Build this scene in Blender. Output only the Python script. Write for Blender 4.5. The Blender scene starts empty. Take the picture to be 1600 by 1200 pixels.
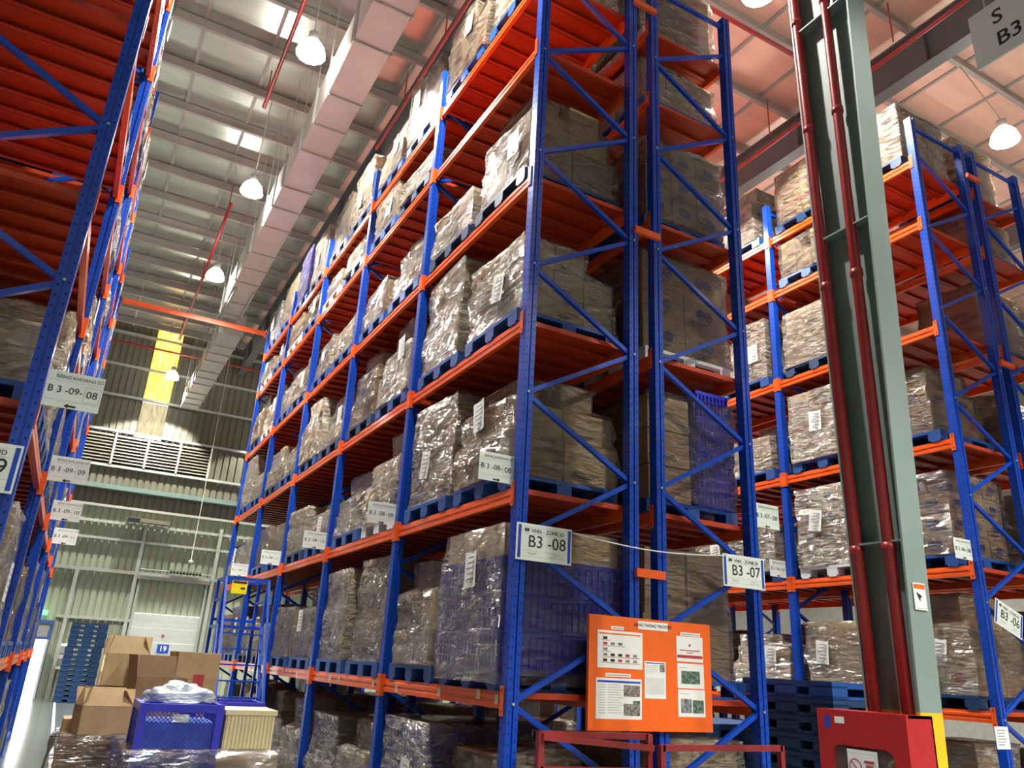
import bpy, math, random
from mathutils import Vector, Matrix, noise

# ------------------------------------------------------------------ camera, world, exposure
scn = bpy.context.scene
COL = scn.collection
cam_d = bpy.data.cameras.new('camera'); cam = bpy.data.objects.new('camera', cam_d); COL.objects.link(cam)
cam_d.sensor_width = 36.0; cam_d.lens = 36.0 * 1205.15 / 1600.0
cam_d.clip_start = 0.05; cam_d.clip_end = 300
cam.location = (-2.9839, -5.4339, 1.8068)
cam.rotation_euler = (1.9230, -0.0528, -0.5093)
scn.camera = cam
scn.view_settings.view_transform = 'Standard'
scn.view_settings.look = 'None'
scn.view_settings.gamma = 1.0
scn.view_settings.use_curve_mapping = False
scn.view_settings.exposure = 0.32
wd = bpy.data.worlds.new('daylight'); scn.world = wd; wd.use_nodes = True
bg = wd.node_tree.nodes['Background']; bg.inputs[0].default_value = (1.0, 0.98, 0.94, 1); bg.inputs[1].default_value = 7.0
UPGLOW = 40.0
LAMP_W = 4300.0          # watt of every high-bay lamp

# ------------------------------------------------------------------ materials
M = {}
def nt(name):
    m = bpy.data.materials.new(name); m.use_nodes = True; M[name] = m
    t = m.node_tree; b = t.nodes['Principled BSDF']
    return m, t, b
def N(t, typ, **kw):
    n = t.nodes.new(typ)
    for k, v in kw.items():
        if k in n.inputs.keys(): n.inputs[k].default_value = v
        else: setattr(n, k, v)
    return n
def paint(name, col, rough=0.4, metal=0.0, var=0.12, scale=6.0, bump=0.0, bscale=40.0, spec=0.5, stretch=None, coat=0.0):
    m, t, b = nt(name)
    tc = N(t, 'ShaderNodeTexCoord'); L = t.links
    src = tc.outputs['Object']
    if stretch:
        mp = N(t, 'ShaderNodeMapping'); mp.inputs['Scale'].default_value = stretch; L.new(src, mp.inputs[0]); src = mp.outputs[0]
    no = N(t, 'ShaderNodeTexNoise', Scale=scale, Detail=4.0); L.new(src, no.inputs['Vector'])
    rp = N(t, 'ShaderNodeValToRGB'); e = rp.color_ramp.elements
    e[0].position = 0.3; e[1].position = 0.72
    e[0].color = (*[c * (1 - var) for c in col], 1); e[1].color = (*[min(1, c * (1 + var)) for c in col], 1)
    L.new(no.outputs[0], rp.inputs[0]); L.new(rp.outputs[0], b.inputs['Base Color'])
    b.inputs['Roughness'].default_value = rough; b.inputs['Metallic'].default_value = metal
    b.inputs['Specular IOR Level'].default_value = spec
    if coat: b.inputs['Coat Weight'].default_value = coat; b.inputs['Coat Roughness'].default_value = 0.12
    if bump:
        n2 = N(t, 'ShaderNodeTexNoise', Scale=bscale, Detail=3.0); L.new(src, n2.inputs['Vector'])
        bp = N(t, 'ShaderNodeBump', Strength=bump, Distance=0.02); L.new(n2.outputs[0], bp.inputs['Height']); L.new(bp.outputs[0], b.inputs['Normal'])
    return m
def emis(name, col, s):
    m, t, b = nt(name); b.inputs['Base Color'].default_value = (*col, 1)
    b.inputs['Emission Color'].default_value = (*col, 1); b.inputs['Emission Strength'].default_value = s
    return m
paint('blue_steel', (0.002, 0.052, 0.42), 0.30, var=0.18, scale=3, spec=0.45, coat=0.12)
paint('hole_dark', (0.006, 0.008, 0.02), 0.8)
paint('orange_steel', (0.80, 0.105, 0.012), 0.30, var=0.12, scale=3, coat=0.3)
paint('deck_orange', (0.46, 0.040, 0.006), 0.42, var=0.16, scale=4)
paint('cardboard', (0.43, 0.285, 0.145), 0.75, var=0.14, scale=5, bump=0.12, bscale=30)
paint('cardboard_pale', (0.56, 0.41, 0.22), 0.75, var=0.12, scale=5, bump=0.12, bscale=30)
paint('cardboard_dark', (0.27, 0.165, 0.085), 0.75, var=0.16, scale=5, bump=0.12, bscale=30)
paint('tape', (0.50, 0.35, 0.18), 0.22, var=0.1)
paint('tape_clear', (0.55, 0.50, 0.36), 0.3, var=0.2)
paint('print_dark', (0.06, 0.05, 0.06), 0.7)
paint('print_red', (0.42, 0.04, 0.05), 0.7)
paint('print_blue', (0.05, 0.06, 0.22), 0.7)
paint('print_pink', (0.60, 0.10, 0.20), 0.6)
paint('print_green', (0.02, 0.22, 0.10), 0.6)
paint('paper', (0.80, 0.82, 0.80), 0.6, var=0.04)
paint('sign_white', (0.78, 0.84, 0.79), 0.35, var=0.03)
paint('ink', (0.012, 0.012, 0.016), 0.5)
paint('ink_grey', (0.28, 0.29, 0.30), 0.6)
paint('sign_blue', (0.008, 0.06, 0.45), 0.4)
paint('pallet_blue', (0.012, 0.070, 0.29), 0.42, var=0.2, scale=4)
paint('pallet_navy', (0.006, 0.038, 0.12), 0.5, var=0.2, scale=4)
paint('pallet_white', (0.62, 0.66, 0.70), 0.5, var=0.12)
paint('crate_blue', (0.035, 0.035, 0.52), 0.32, var=0.12, scale=8)
paint('goods_blue', (0.10, 0.26, 0.72), 0.4, var=0.35, scale=9)
paint('crate_cream', (0.72, 0.62, 0.38), 0.4, var=0.06)
paint('board_orange', (0.86, 0.13, 0.005), 0.45, var=0.05)
paint('rail_red', (0.23, 0.020, 0.022), 0.4, var=0.2)
paint('pipe_red', (0.36, 0.026, 0.026), 0.35, var=0.15)
paint('cabinet_red', (0.42, 0.012, 0.016), 0.32, var=0.08, coat=0.3)
paint('column_grey', (0.20, 0.265, 0.25), 0.5, var=0.08, scale=2)
paint('yellow_paint', (0.85, 0.48, 0.01), 0.45, var=0.08)
paint('yellow_sign', (0.85, 0.72, 0.01), 0.45, var=0.05)
paint('black_rubber', (0.015, 0.015, 0.015), 0.6)
paint('hose_yellow', (0.55, 0.42, 0.02), 0.5)
paint('hose_grey', (0.32, 0.33, 0.33), 0.8, bump=0.3)
paint('purlin_grey', (0.36, 0.33, 0.31), 0.5, var=0.12, scale=2)
paint('rafter_dark', (0.115, 0.12, 0.125), 0.55, var=0.12, scale=1)
paint('duct_zinc', (0.60, 0.54, 0.52), 0.40, metal=0.35, var=0.07, scale=2)
paint('roof_foil', (0.62, 0.64, 0.57), 0.27, metal=0.7, var=0.12, scale=1.3, bump=0.12, bscale=5, stretch=(0.6, 3.0, 1))
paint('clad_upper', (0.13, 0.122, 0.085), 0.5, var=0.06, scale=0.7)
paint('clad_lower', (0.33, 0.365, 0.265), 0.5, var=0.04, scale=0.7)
paint('clad_plain', (0.20, 0.20, 0.18), 0.6)
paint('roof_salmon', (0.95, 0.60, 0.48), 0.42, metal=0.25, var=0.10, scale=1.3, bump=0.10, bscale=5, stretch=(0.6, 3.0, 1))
paint('girt_steel', (0.40, 0.42, 0.38), 0.42, metal=0.2, var=0.1)
paint('girt_green', (0.15, 0.22, 0.20), 0.5)
paint('louver_steel', (0.22, 0.20, 0.15), 0.45, metal=0.2)
paint('door_white', (0.50, 0.53, 0.50), 0.4, var=0.04)
paint('door_frame_blue', (0.04, 0.09, 0.28), 0.4)
paint('cable', (0.55, 0.50, 0.42), 0.6)
paint('lamp_alu', (0.62, 0.62, 0.62), 0.35, metal=0.6)
paint('outside', (0.75, 0.74, 0.70), 0.8)
paint('photo_a', (0.22, 0.20, 0.17), 0.5, var=0.9, scale=45)
paint('photo_b', (0.10, 0.17, 0.13), 0.5, var=0.9, scale=40)
paint('photo_c', (0.22, 0.24, 0.25), 0.5, var=0.8, scale=30)
emis('lens', (1.0, 0.98, 0.90), 30.0)
emis('exit_green', (0.15, 1.0, 0.25), 1.6)
# floor: polished concrete
m, t, b = nt('floor_concrete'); L = t.links
tc = N(t, 'ShaderNodeTexCoord'); n1 = N(t, 'ShaderNodeTexNoise', Scale=0.5, Detail=6.0); n2 = N(t, 'ShaderNodeTexNoise', Scale=9.0, Detail=4.0)
L.new(tc.outputs['Object'], n1.inputs['Vector']); L.new(tc.outputs['Object'], n2.inputs['Vector'])
mx = N(t, 'ShaderNodeMix', data_type='RGBA'); mx.inputs[6].default_value = (0.075, 0.090, 0.085, 1); mx.inputs[7].default_value = (0.12, 0.135, 0.125, 1)
L.new(n1.outputs[0], mx.inputs[0]); L.new(mx.outputs[2], b.inputs['Base Color'])
mr = N(t, 'ShaderNodeMapRange'); mr.inputs[3].default_value = 0.12; mr.inputs[4].default_value = 0.32; L.new(n2.outputs[0], mr.inputs[0]); L.new(mr.outputs[0], b.inputs['Roughness'])
# stretch film: clear sheet with milky wrinkles and gloss
def film_mat(name, lo, hi, tint):
    m, t, b = nt(name); L = t.links
    tc = N(t, 'ShaderNodeTexCoord'); oi = N(t, 'ShaderNodeObjectInfo')
    va = N(t, 'ShaderNodeVectorMath', operation='ADD'); sc = N(t, 'ShaderNodeVectorMath', operation='SCALE'); sc.inputs['Scale'].default_value = 3.0
    cb = N(t, 'ShaderNodeCombineXYZ'); L.new(oi.outputs['Random'], cb.inputs[0]); L.new(oi.outputs['Random'], cb.inputs[2]); L.new(cb.outputs[0], sc.inputs[0])
    L.new(tc.outputs['Object'], va.inputs[0]); L.new(sc.outputs[0], va.inputs[1])
    mp = N(t, 'ShaderNodeMapping'); mp.inputs['Scale'].default_value = (2.2, 2.2, 9.0); mp.inputs['Rotation'].default_value = (0.45, 0.3, 0.1)
    L.new(va.outputs[0], mp.inputs[0])
    n1 = N(t, 'ShaderNodeTexNoise', Scale=2.2, Detail=5.0, Distortion=1.2); L.new(mp.outputs[0], n1.inputs['Vector'])
    n2 = N(t, 'ShaderNodeTexNoise', Scale=4.0, Detail=4.0, Distortion=1.0); n2.noise_type = 'RIDGED_MULTIFRACTAL'; L.new(mp.outputs[0], n2.inputs['Vector'])
    n3 = N(t, 'ShaderNodeTexNoise', Scale=26.0, Detail=3.0, Distortion=0.5); L.new(va.outputs[0], n3.inputs['Vector'])
    mr = N(t, 'ShaderNodeMapRange'); mr.inputs[1].default_value = 0.40; mr.inputs[2].default_value = 0.72; mr.inputs[3].default_value = lo; mr.inputs[4].default_value = hi
    L.new(n1.outputs[0], mr.inputs[0])
    a1 = N(t, 'ShaderNodeMath', operation='MULTIPLY_ADD'); a1.inputs[1].default_value = 0.30; L.new(n2.outputs[0], a1.inputs[0]); L.new(n1.outputs[0], a1.inputs[2])
    a2 = N(t, 'ShaderNodeMath', operation='MULTIPLY_ADD'); a2.inputs[1].default_value = 0.10; L.new(n3.outputs[0], a2.inputs[0]); L.new(a1.outputs[0], a2.inputs[2])
    bp = N(t, 'ShaderNodeBump', Strength=1.0, Distance=0.07); L.new(a2.outputs[0], bp.inputs['Height'])
    b.inputs['Base Color'].default_value = (*tint, 1); b.inputs['Roughness'].default_value = 0.6; b.inputs['Specular IOR Level'].default_value = 0.2
    L.new(bp.outputs[0], b.inputs['Normal'])
    tr = N(t, 'ShaderNodeBsdfTransparent'); ms = N(t, 'ShaderNodeMixShader')
    L.new(mr.outputs[0], ms.inputs[0]); L.new(tr.outputs[0], ms.inputs[1]); L.new(b.outputs[0], ms.inputs[2])
    gl = N(t, 'ShaderNodeBsdfGlossy', Roughness=0.09); L.new(bp.outputs[0], gl.inputs['Normal'])
    fr = N(t, 'ShaderNodeFresnel', IOR=1.75); L.new(bp.outputs[0], fr.inputs['Normal'])
    m2 = N(t, 'ShaderNodeMixShader'); L.new(fr.outputs[0], m2.inputs[0]); L.new(ms.outputs[0], m2.inputs[1]); L.new(gl.outputs[0], m2.inputs[2])
    L.new(m2.outputs[0], t.nodes['Material Output'].inputs['Surface'])
film_mat('film_clear', 0.02, 0.26, (0.78, 0.70, 0.58))
film_mat('film_hazy', 0.06, 0.52, (0.86, 0.80, 0.69))
film_mat('film_thin', 0.0, 0.11, (0.70, 0.70, 0.80))
film_mat('film_bag', 0.45, 0.9, (0.80, 0.88, 0.94))
# fibreglass daylight panel: thin translucent sheet with fibre mottling
def fibre(name, c0, c1):
    m, t, b = nt(name); L = t.links
    tc = N(t, 'ShaderNodeTexCoord'); mp = N(t, 'ShaderNodeMapping'); mp.inputs['Scale'].default_value = (9, 9, 1.2); L.new(tc.outputs['Object'], mp.inputs[0])
    n1 = N(t, 'ShaderNodeTexNoise', Scale=2.0, Detail=6.0, Distortion=1.0); L.new(mp.outputs[0], n1.inputs['Vector'])
    rp = N(t, 'ShaderNodeValToRGB'); e = rp.color_ramp.elements; e[0].position = 0.36; e[1].position = 0.62
    e[0].color = (*c0, 1); e[1].color = (*c1, 1); L.new(n1.outputs[0], rp.inputs[0])
    tl = N(t, 'ShaderNodeBsdfTranslucent'); L.new(rp.outputs[0], tl.inputs[0]); L.new(rp.outputs[0], b.inputs['Base Color'])
    ms = N(t, 'ShaderNodeMixShader'); ms.inputs[0].default_value = 0.8
    L.new(b.outputs[0], ms.inputs[1]); L.new(tl.outputs[0], ms.inputs[2]); L.new(ms.outputs[0], t.nodes['Material Output'].inputs['Surface'])
fibre('fibre_yellow', (0.55, 0.20, 0.01), (1.0, 0.60, 0.10))
fibre('fibre_pale', (0.10, 0.085, 0.05), (0.16, 0.14, 0.09))

# ------------------------------------------------------------------ mesh helpers
class MB:
    def __init__(s): s.v = []; s.f = []; s.m = []
    def quad(s, pts, mat=0):
        i = len(s.v); s.v += [tuple(p) for p in pts]; s.f.append(tuple(range(i, i + len(pts)))); s.m.append(mat); return s
    def box(s, x0, y0, z0, x1, y1, z1, mat=0):
        i = len(s.v)
        s.v += [(x0, y0, z0), (x1, y0, z0), (x1, y1, z0), (x0, y1, z0), (x0, y0, z1), (x1, y0, z1), (x1, y1, z1), (x0, y1, z1)]
        for q in ((3, 2, 1, 0), (4, 5, 6, 7), (0, 1, 5, 4), (1, 2, 6, 5), (2, 3, 7, 6), (3, 0, 4, 7)):
            s.f.append(tuple(i + k for k in q)); s.m.append(mat)
        return s
    def bar(s, p0, p1, w, h, mat=0, up=(0, 0, 1)):
        p0 = Vector(p0); p1 = Vector(p1); d = (p1 - p0).normalized(); u = Vector(up)
        if abs(d.dot(u)) > 0.98: u = Vector((0, 1, 0))
        a = d.cross(u).normalized() * w / 2; c = a.cross(d).normalized() * h / 2
        i = len(s.v)
        for p in (p0, p1):
            for sx, sy in ((-1, -1), (1, -1), (1, 1), (-1, 1)): s.v.append(tuple(p + a * sx + c * sy))
        for q in ((0, 1, 2, 3), (7, 6, 5, 4), (0, 4, 5, 1), (1, 5, 6, 2), (2, 6, 7, 3), (3, 7, 4, 0)):
            s.f.append(tuple(i + k for k in q)); s.m.append(mat)
        return s
    def tube(s, pts, r, n=8, mat=0, cap=True):
        rings = []; pts = [Vector(p) for p in pts]
        for k, p in enumerate(pts):
            d = (pts[min(k + 1, len(pts) - 1)] - pts[max(k - 1, 0)]).normalized()
            u = Vector((0, 0, 1)) if abs(d.z) < 0.95 else Vector((0, 1, 0))
            a = d.cross(u).normalized(); c = a.cross(d)
            i = len(s.v); rr = r[k] if isinstance(r, (list, tuple)) else r
            for j in range(n):
                an = 2 * math.pi * j / n; s.v.append(tuple(p + (a * math.cos(an) + c * math.sin(an)) * rr))
            rings.append(i)
        for a, c in zip(rings, rings[1:]):
            for j in range(n):
                k = (j + 1) % n; s.f.append((a + j, a + k, c + k, c + j)); s.m.append(mat)
        if cap:
            s.f.append(tuple(rings[0] + j for j in range(n - 1, -1, -1))); s.m.append(mat)
            s.f.append(tuple(rings[-1] + j for j in range(n))); s.m.append(mat)
        return s
    def lathe(s, prof, n=20, mat=0, c=(0, 0, 0)):
        rings = []
        for r, z in prof:
            i = len(s.v); rings.append(i)
            for j in range(n):
                an = 2 * math.pi * j / n; s.v.append((c[0] + r * math.cos(an), c[1] + r * math.sin(an), c[2] + z))
        for a, e in zip(rings, rings[1:]):
            for j in range(n):
                k = (j + 1) % n; s.f.append((a + j, a + k, e + k, e + j)); s.m.append(mat)
        return s
    def extr(s, prof, y0, y1, mat=0, axis='y'):
        n = len(prof); i = len(s.v)
        for yy in (y0, y1):
            for a, c in prof:
                s.v.append((a, yy, c) if axis == 'y' else ((yy, a, c) if axis == 'x' else (a, c, yy)))
        for k in range(n):
            j = (k + 1) % n; s.f.append((i + k, i + j, i + n + j, i + n + k)); s.m.append(mat)
        s.f.append(tuple(i + k for k in range(n - 1, -1, -1))); s.m.append(mat)
        s.f.append(tuple(i + n + k for k in range(n))); s.m.append(mat)
        return s
    def disc(s, c, rx, ry, n, ax, mat=0):   # flat ellipse; ax = (u, v) vectors
        u, v = Vector(ax[0]), Vector(ax[1]); c = Vector(c)
        return s.quad([c + u * rx * math.cos(2 * math.pi * k / n) + v * ry * math.sin(2 * math.pi * k / n) for k in range(n)], mat)
    def mesh(s, name, mats, smooth=False):
        me = bpy.data.meshes.new(name); me.from_pydata(s.v, [], s.f)
        for k in ([mats] if isinstance(mats, str) else mats): me.materials.append(M[k])
        me.polygons.foreach_set('material_index', s.m)
        if smooth: me.polygons.foreach_set('use_smooth', [True] * len(s.f))
        me.update(); return me
def ob(name, me, parent=None, loc=(0, 0, 0), rot=(0, 0, 0), scale=None):
    o = bpy.data.objects.new(name, me); COL.objects.link(o)
    o.location = loc; o.rotation_euler = rot
    if scale: o.scale = scale
    if parent: o.parent = parent
    return o
def tag(o, label=None, cat=None, group=None, kind=None):
    if label: o['label'] = label
    if cat: o['category'] = cat
    if group: o['group'] = group
    if kind: o['kind'] = kind
    return o
def thing(name, label, cat, loc=(0, 0, 0), rot=(0, 0, 0), group=None):
    return tag(ob(name, None, None, loc, rot), label, cat, group)
ORD = ['zeroth', 'first', 'second', 'third', 'fourth', 'fifth', 'sixth', 'seventh']

# ------------------------------------------------------------------ the building
YB = 27.0; X0, X1, Y0 = -16.0, 24.0, -22.0; ZR = 13.9
fl = tag(ob('floor', MB().box(X0, Y0, -0.2, X1, YB + 0.1, 0).mesh('floor', 'floor_concrete')), kind='structure')
ob('aisle_line', MB().box(-2.72, 8, 0.0, -2.66, 25, 0.003).mesh('aisle_line', 'paper'), fl)
tag(ob('yard', MB().box(-30, YB + 0.1, -0.2, 30, 50, -0.01).mesh('yard', 'outside')), kind='structure')
ce = tag(ob('ceiling', MB().box(X0, Y0, ZR + 0.12, X1, YB, ZR + 0.2).mesh('ceiling', 'roof_foil')), kind='structure')
# roof sheets with a raised rib at each joint
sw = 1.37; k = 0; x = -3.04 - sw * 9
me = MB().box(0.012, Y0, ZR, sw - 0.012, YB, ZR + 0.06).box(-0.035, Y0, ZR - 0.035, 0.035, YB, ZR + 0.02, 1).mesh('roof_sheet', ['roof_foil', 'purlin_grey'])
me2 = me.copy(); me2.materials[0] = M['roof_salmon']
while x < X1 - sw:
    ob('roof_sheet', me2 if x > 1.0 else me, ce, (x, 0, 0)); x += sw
pz = ZR - 0.29
me = MB().extr([(-0.09, pz), (0.0, pz), (0.0, ZR - 0.035), (0.07, ZR - 0.035), (0.07, ZR - 0.02), (-0.012, ZR - 0.02), (-0.012, pz + 0.012), (-0.09, pz + 0.012)], X0, X1, 0, 'x').mesh('purlin', 'purlin_grey')
y = 8.6 - 1.46 * 20
while y < YB - 0.2:
    if y > Y0: ob('purlin', me, ce, (0, y, 0))
    y += 1.46
me = MB().box(-0.14, Y0, 12.72, 0.14, YB, 12.75).box(-0.14, Y0, pz - 0.03, 0.14, YB, pz).box(-0.01, Y0, 12.75, 0.01, YB, pz - 0.03)
for yy in range(-20, 27, 3): me.box(-0.13, yy, 12.75, 0.13, yy + 0.012, pz - 0.03)
me = me.mesh('rafter', 'rafter_dark')
for x in (-13.9, -6.3, 1.31, 8.9, 16.5): ob('rafter', me, ce, (x, 0, 0))
for nm, a in (('wall_left', (X0 - 0.2, Y0, 0, X0, YB, ZR + 0.2)), ('wall_right', (X1, Y0, 0, X1 + 0.2, YB, ZR + 0.2)), ('wall_front', (X0, Y0 - 0.2, 0, X1, Y0, ZR + 0.2))):
    tag(ob(nm, MB().box(*a).mesh(nm, 'clad_plain')), kind='structure')
# back wall: ribbed cladding sheets on girts
wb = tag(ob('wall_back', None, None, (0, YB, 0)), kind='structure')
def clad(x0, x1, z0, z1, mat):
    b = MB(); n = max(1, round((x1 - x0) / 0.25)); p = (x1 - x0) / n; pts = []
    for k in range(n):
        a = x0 + k * p; pts += [(a, 0.0), (a + p * 0.62, 0.0), (a + p * 0.7, 0.035), (a + p * 0.92, 0.035)]
    pts.append((x1, 0.0))
    prof = pts + [(x1, 0.09), (x0, 0.09)]
    b.extr(prof, z0, z1, 0, 'z')
    ob('cladding_sheet', b.mesh('cladding_sheet', mat), wb)
ZS = 6.65
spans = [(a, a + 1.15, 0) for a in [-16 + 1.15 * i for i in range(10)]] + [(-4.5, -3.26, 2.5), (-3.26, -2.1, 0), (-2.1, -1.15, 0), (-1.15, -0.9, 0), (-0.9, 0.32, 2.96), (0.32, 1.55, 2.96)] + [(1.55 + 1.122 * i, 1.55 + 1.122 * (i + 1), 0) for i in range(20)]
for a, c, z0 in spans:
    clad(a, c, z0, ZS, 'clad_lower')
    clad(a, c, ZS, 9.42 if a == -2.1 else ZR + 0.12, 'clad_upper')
def girt(z, x0=-16, x1=24, h=0.09, d=0.16, mat='girt_steel'):
    ob('girt', MB().extr([(-d, z), (0, z), (0, z + 0.012), (-d + 0.012, z + 0.012), (-d + 0.012, z + h), (-d, z + h)], x0, x1, 0, 'x').mesh('girt', mat), wb)
for z in (13.45, 12.1, 10.86, 9.45, 8.1, 6.6, 6.02, 5.42): girt(z)
girt(4.28, h=0.12)
girt(2.62, -3.26, -0.9)
ob('girt_beam', MB().extr([(-0.30, 7.25), (0, 7.25), (0, 7.42), (-0.30, 7.42)], -16, 24, 0, 'x').mesh('girt_beam', 'girt_green'), wb)
for x, za, zb in ((-1.02, 0, 6.1), (1.68, 0, 6.3), (-2.95, 0, 4.3)):
    ob('wall_post', MB().box(x - 0.06, -0.2, za, x + 0.06, -0.05, zb).mesh('wall_post', 'girt_steel'), wb)
# louvre band in the wall
lo = tag(ob('window_2', None, None, (0, YB, 0)), kind='structure')
xs = [-3.88, -2.72, -1.56, -0.40, 0.76]
for a, c in zip(xs, xs[1:]):
    b = MB().box(a + 0.04, -0.06, 8.25, c - 0.04, -0.02, 9.40)
    ob('louvre_back', b.mesh('louvre_back', 'hole_dark'), lo)
    me = MB().quad([(a + 0.04, -0.17, 0), (c - 0.04, -0.17, 0), (c - 0.04, -0.08, 0.085), (a + 0.04, -0.08, 0.085)]).quad([(a + 0.04, -0.175, -0.012), (c - 0.04, -0.175, -0.012), (c - 0.04, -0.17, 0), (a + 0.04, -0.17, 0)]).mesh('slat', 'louver_steel')
    for k in range(9): ob('slat', me, lo, (0, 0, 8.30 + k * 0.122))
for x in xs: ob('mullion', MB().box(x - 0.04, -0.19, 8.2, x + 0.04, -0.02, 9.42).mesh('mullion', 'girt_steel'), lo)
# fibreglass daylight panel
wi = tag(ob('window_1', None, None, (0, YB, 0)), kind='structure')
def fpanel(z0, z1, mat):
    b = MB(); n = 12; xs2 = [-2.1 + 0.95 * k / n for k in range(n + 1)]
    for k in range(n):
        ya, yb2 = (0.02, 0.05) if k % 2 else (0.05, 0.02)
        b.quad([(xs2[k], ya, z0), (xs2[k + 1], yb2, z0), (xs2[k + 1], yb2, z1), (xs2[k], ya, z1)])
    ob('daylight_panel', b.mesh('daylight_panel', mat), wi)
fpanel(10.9, ZR + 0.1, 'fibre_yellow'); fpanel(9.5, 10.86, 'fibre_pale')
# door to the yard, open
d1 = tag(ob('door_1', None, None, (0, YB, 0)), kind='structure')
for nm, a in (('jamb', (-4.5, -0.08, 0, -4.4, 0.1, 2.5)), ('jamb', (-3.36, -0.08, 0, -3.26, 0.1, 2.5)), ('head', (-4.4, -0.08, 2.38, -3.36, 0.1, 2.5)), ('transom', (-4.4, -0.06, 1.86, -3.36, 0.08, 1.95)), ('transom_panel', (-4.4, 0.0, 1.95, -3.36, 0.03, 2.38))):
    ob(nm, MB().box(*a).mesh(nm, 'door_frame_blue' if nm != 'transom_panel' else 'girt_steel'), d1)
ob('door_leaf', MB().box(-3.34, -1.2, 0.01, -3.29, -0.08, 1.86).mesh('door_leaf', 'door_white'), d1)
# sectional dock door
d2 = tag(ob('door_2', None, None, (0, YB, 0)), kind='structure')
for k in range(6):
    z = k * 0.492
    ob('door_panel', MB().box(-0.82, -0.05, z + 0.001, 1.47, 0.0, z + 0.491).quad([(-0.82, -0.051, z + 0.48), (1.47, -0.051, z + 0.48), (1.47, -0.051, z + 0.491), (-0.82, -0.051, z + 0.491)], 1).quad([(-0.82, -0.051, z + 0.24), (1.47, -0.051, z + 0.24), (1.47, -0.051, z + 0.246), (-0.82, -0.051, z + 0.246)], 1).mesh('door_panel', ['door_white', 'ink_grey']), d2)
for x in (-0.9, 1.47): ob('track', MB().box(x, -0.14, 0, x + 0.08, 0.0, 4.2).mesh('track', 'girt_steel'), d2)
ob('door_lock', MB().box(0.28, -0.07, 2.18, 0.36, -0.05, 2.26).mesh('door_lock', 'print_red'), d2)
ob('torsion_shaft', MB().tube([(-0.9, -0.25, 4.5), (1.6, -0.25, 4.5)], 0.018).mesh('torsion_shaft', 'girt_steel'), d2)
b = MB()
for k in range(10): b.tube([(0.1 + k * 0.115, -0.25, 4.5), (0.18 + k * 0.115, -0.25, 4.5)], 0.062, 10)
ob('torsion_spring', b.mesh('torsion_spring', 'black_rubber', True), d2)
ob('door_header', MB().box(-0.95, -0.18, 4.15, 1.6, -0.04, 4.33).mesh('door_header', 'girt_steel'), d2)
o = tag(ob('wall_lamp_box', MB().box(-0.75, -0.36, 0, 0.75, 0.0, 0.14).box(-0.72, -0.42, -0.03, -0.30, -0.36, 0.11, 1).mesh('wall_lamp_box', ['louver_steel', 'hole_dark']), None, (-1.0, YB - 0.17, 6.15)), 'grey metal box mounted on the girt above the dock door', 'box')  # overhead air curtain unit on the wall girt; holds no lamp
tag(ob('exit_sign', MB().box(-0.19, -0.03, -0.08, 0.19, 0.03, 0.08).mesh('exit_sign', 'exit_green'), None, (-3.72, YB - 0.18, 2.74)), 'glowing green exit sign above the open yard door', 'sign')

# ------------------------------------------------------------------ lettering and signs
TX = {}
def text_mesh(s, size, align='CENTER', bold=0.0):
    key = (s, round(size, 4), align, bold)
    if key not in TX:
        cu = bpy.data.curves.new('lettering', 'FONT'); cu.body = s; cu.size = size; cu.align_x = align; cu.align_y = 'CENTER'; cu.resolution_u = 3
        if bold: cu.offset = bold * size
        o = bpy.data.objects.new('t', cu); me = bpy.data.meshes.new_from_object(o)
        bpy.data.objects.remove(o); bpy.data.curves.remove(cu); me.name = 'lettering'; TX[key] = me
    return TX[key]
def letter(parent, s, size, x, y, mat='ink', align='CENTER', bold=0.0, sx=1.0, z=0.0035):
    me = text_mesh(s, size, align, bold)
    if len(me.materials) == 0: me.materials.append(M[mat])
    elif me.materials[0] != M[mat]:
        me = me.copy(); me.materials[0] = M[mat]
    o = ob('lettering', me, parent, (x, y, z)); o.scale = (sx, 1, 1); return o
FY = (math.pi / 2, 0, 0); FX = (math.pi / 2, 0, -math.pi / 2)
def board(name, w, h, loc, rot, mat, label, cat, t=0.004, group=None):
    return tag(ob(name, MB().box(-w / 2, -h / 2, -t, w / 2, h / 2, 0).mesh(name, mat), None, loc, rot), label, cat, group)
def rect(b, x0, y0, x1, y1, mat=0, z=0.003): b.quad([(x0, y0, z), (x1, y0, z), (x1, y1, z), (x0, y1, z)], mat)
def frame_rect(b, x0, y0, x1, y1, t, mat=0):
    rect(b, x0, y0, x1, y0 + t, mat); rect(b, x0, y1 - t, x1, y1, mat); rect(b, x0, y0, x0 + t, y1, mat); rect(b, x1 - t, y0, x1, y1, mat)

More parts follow.
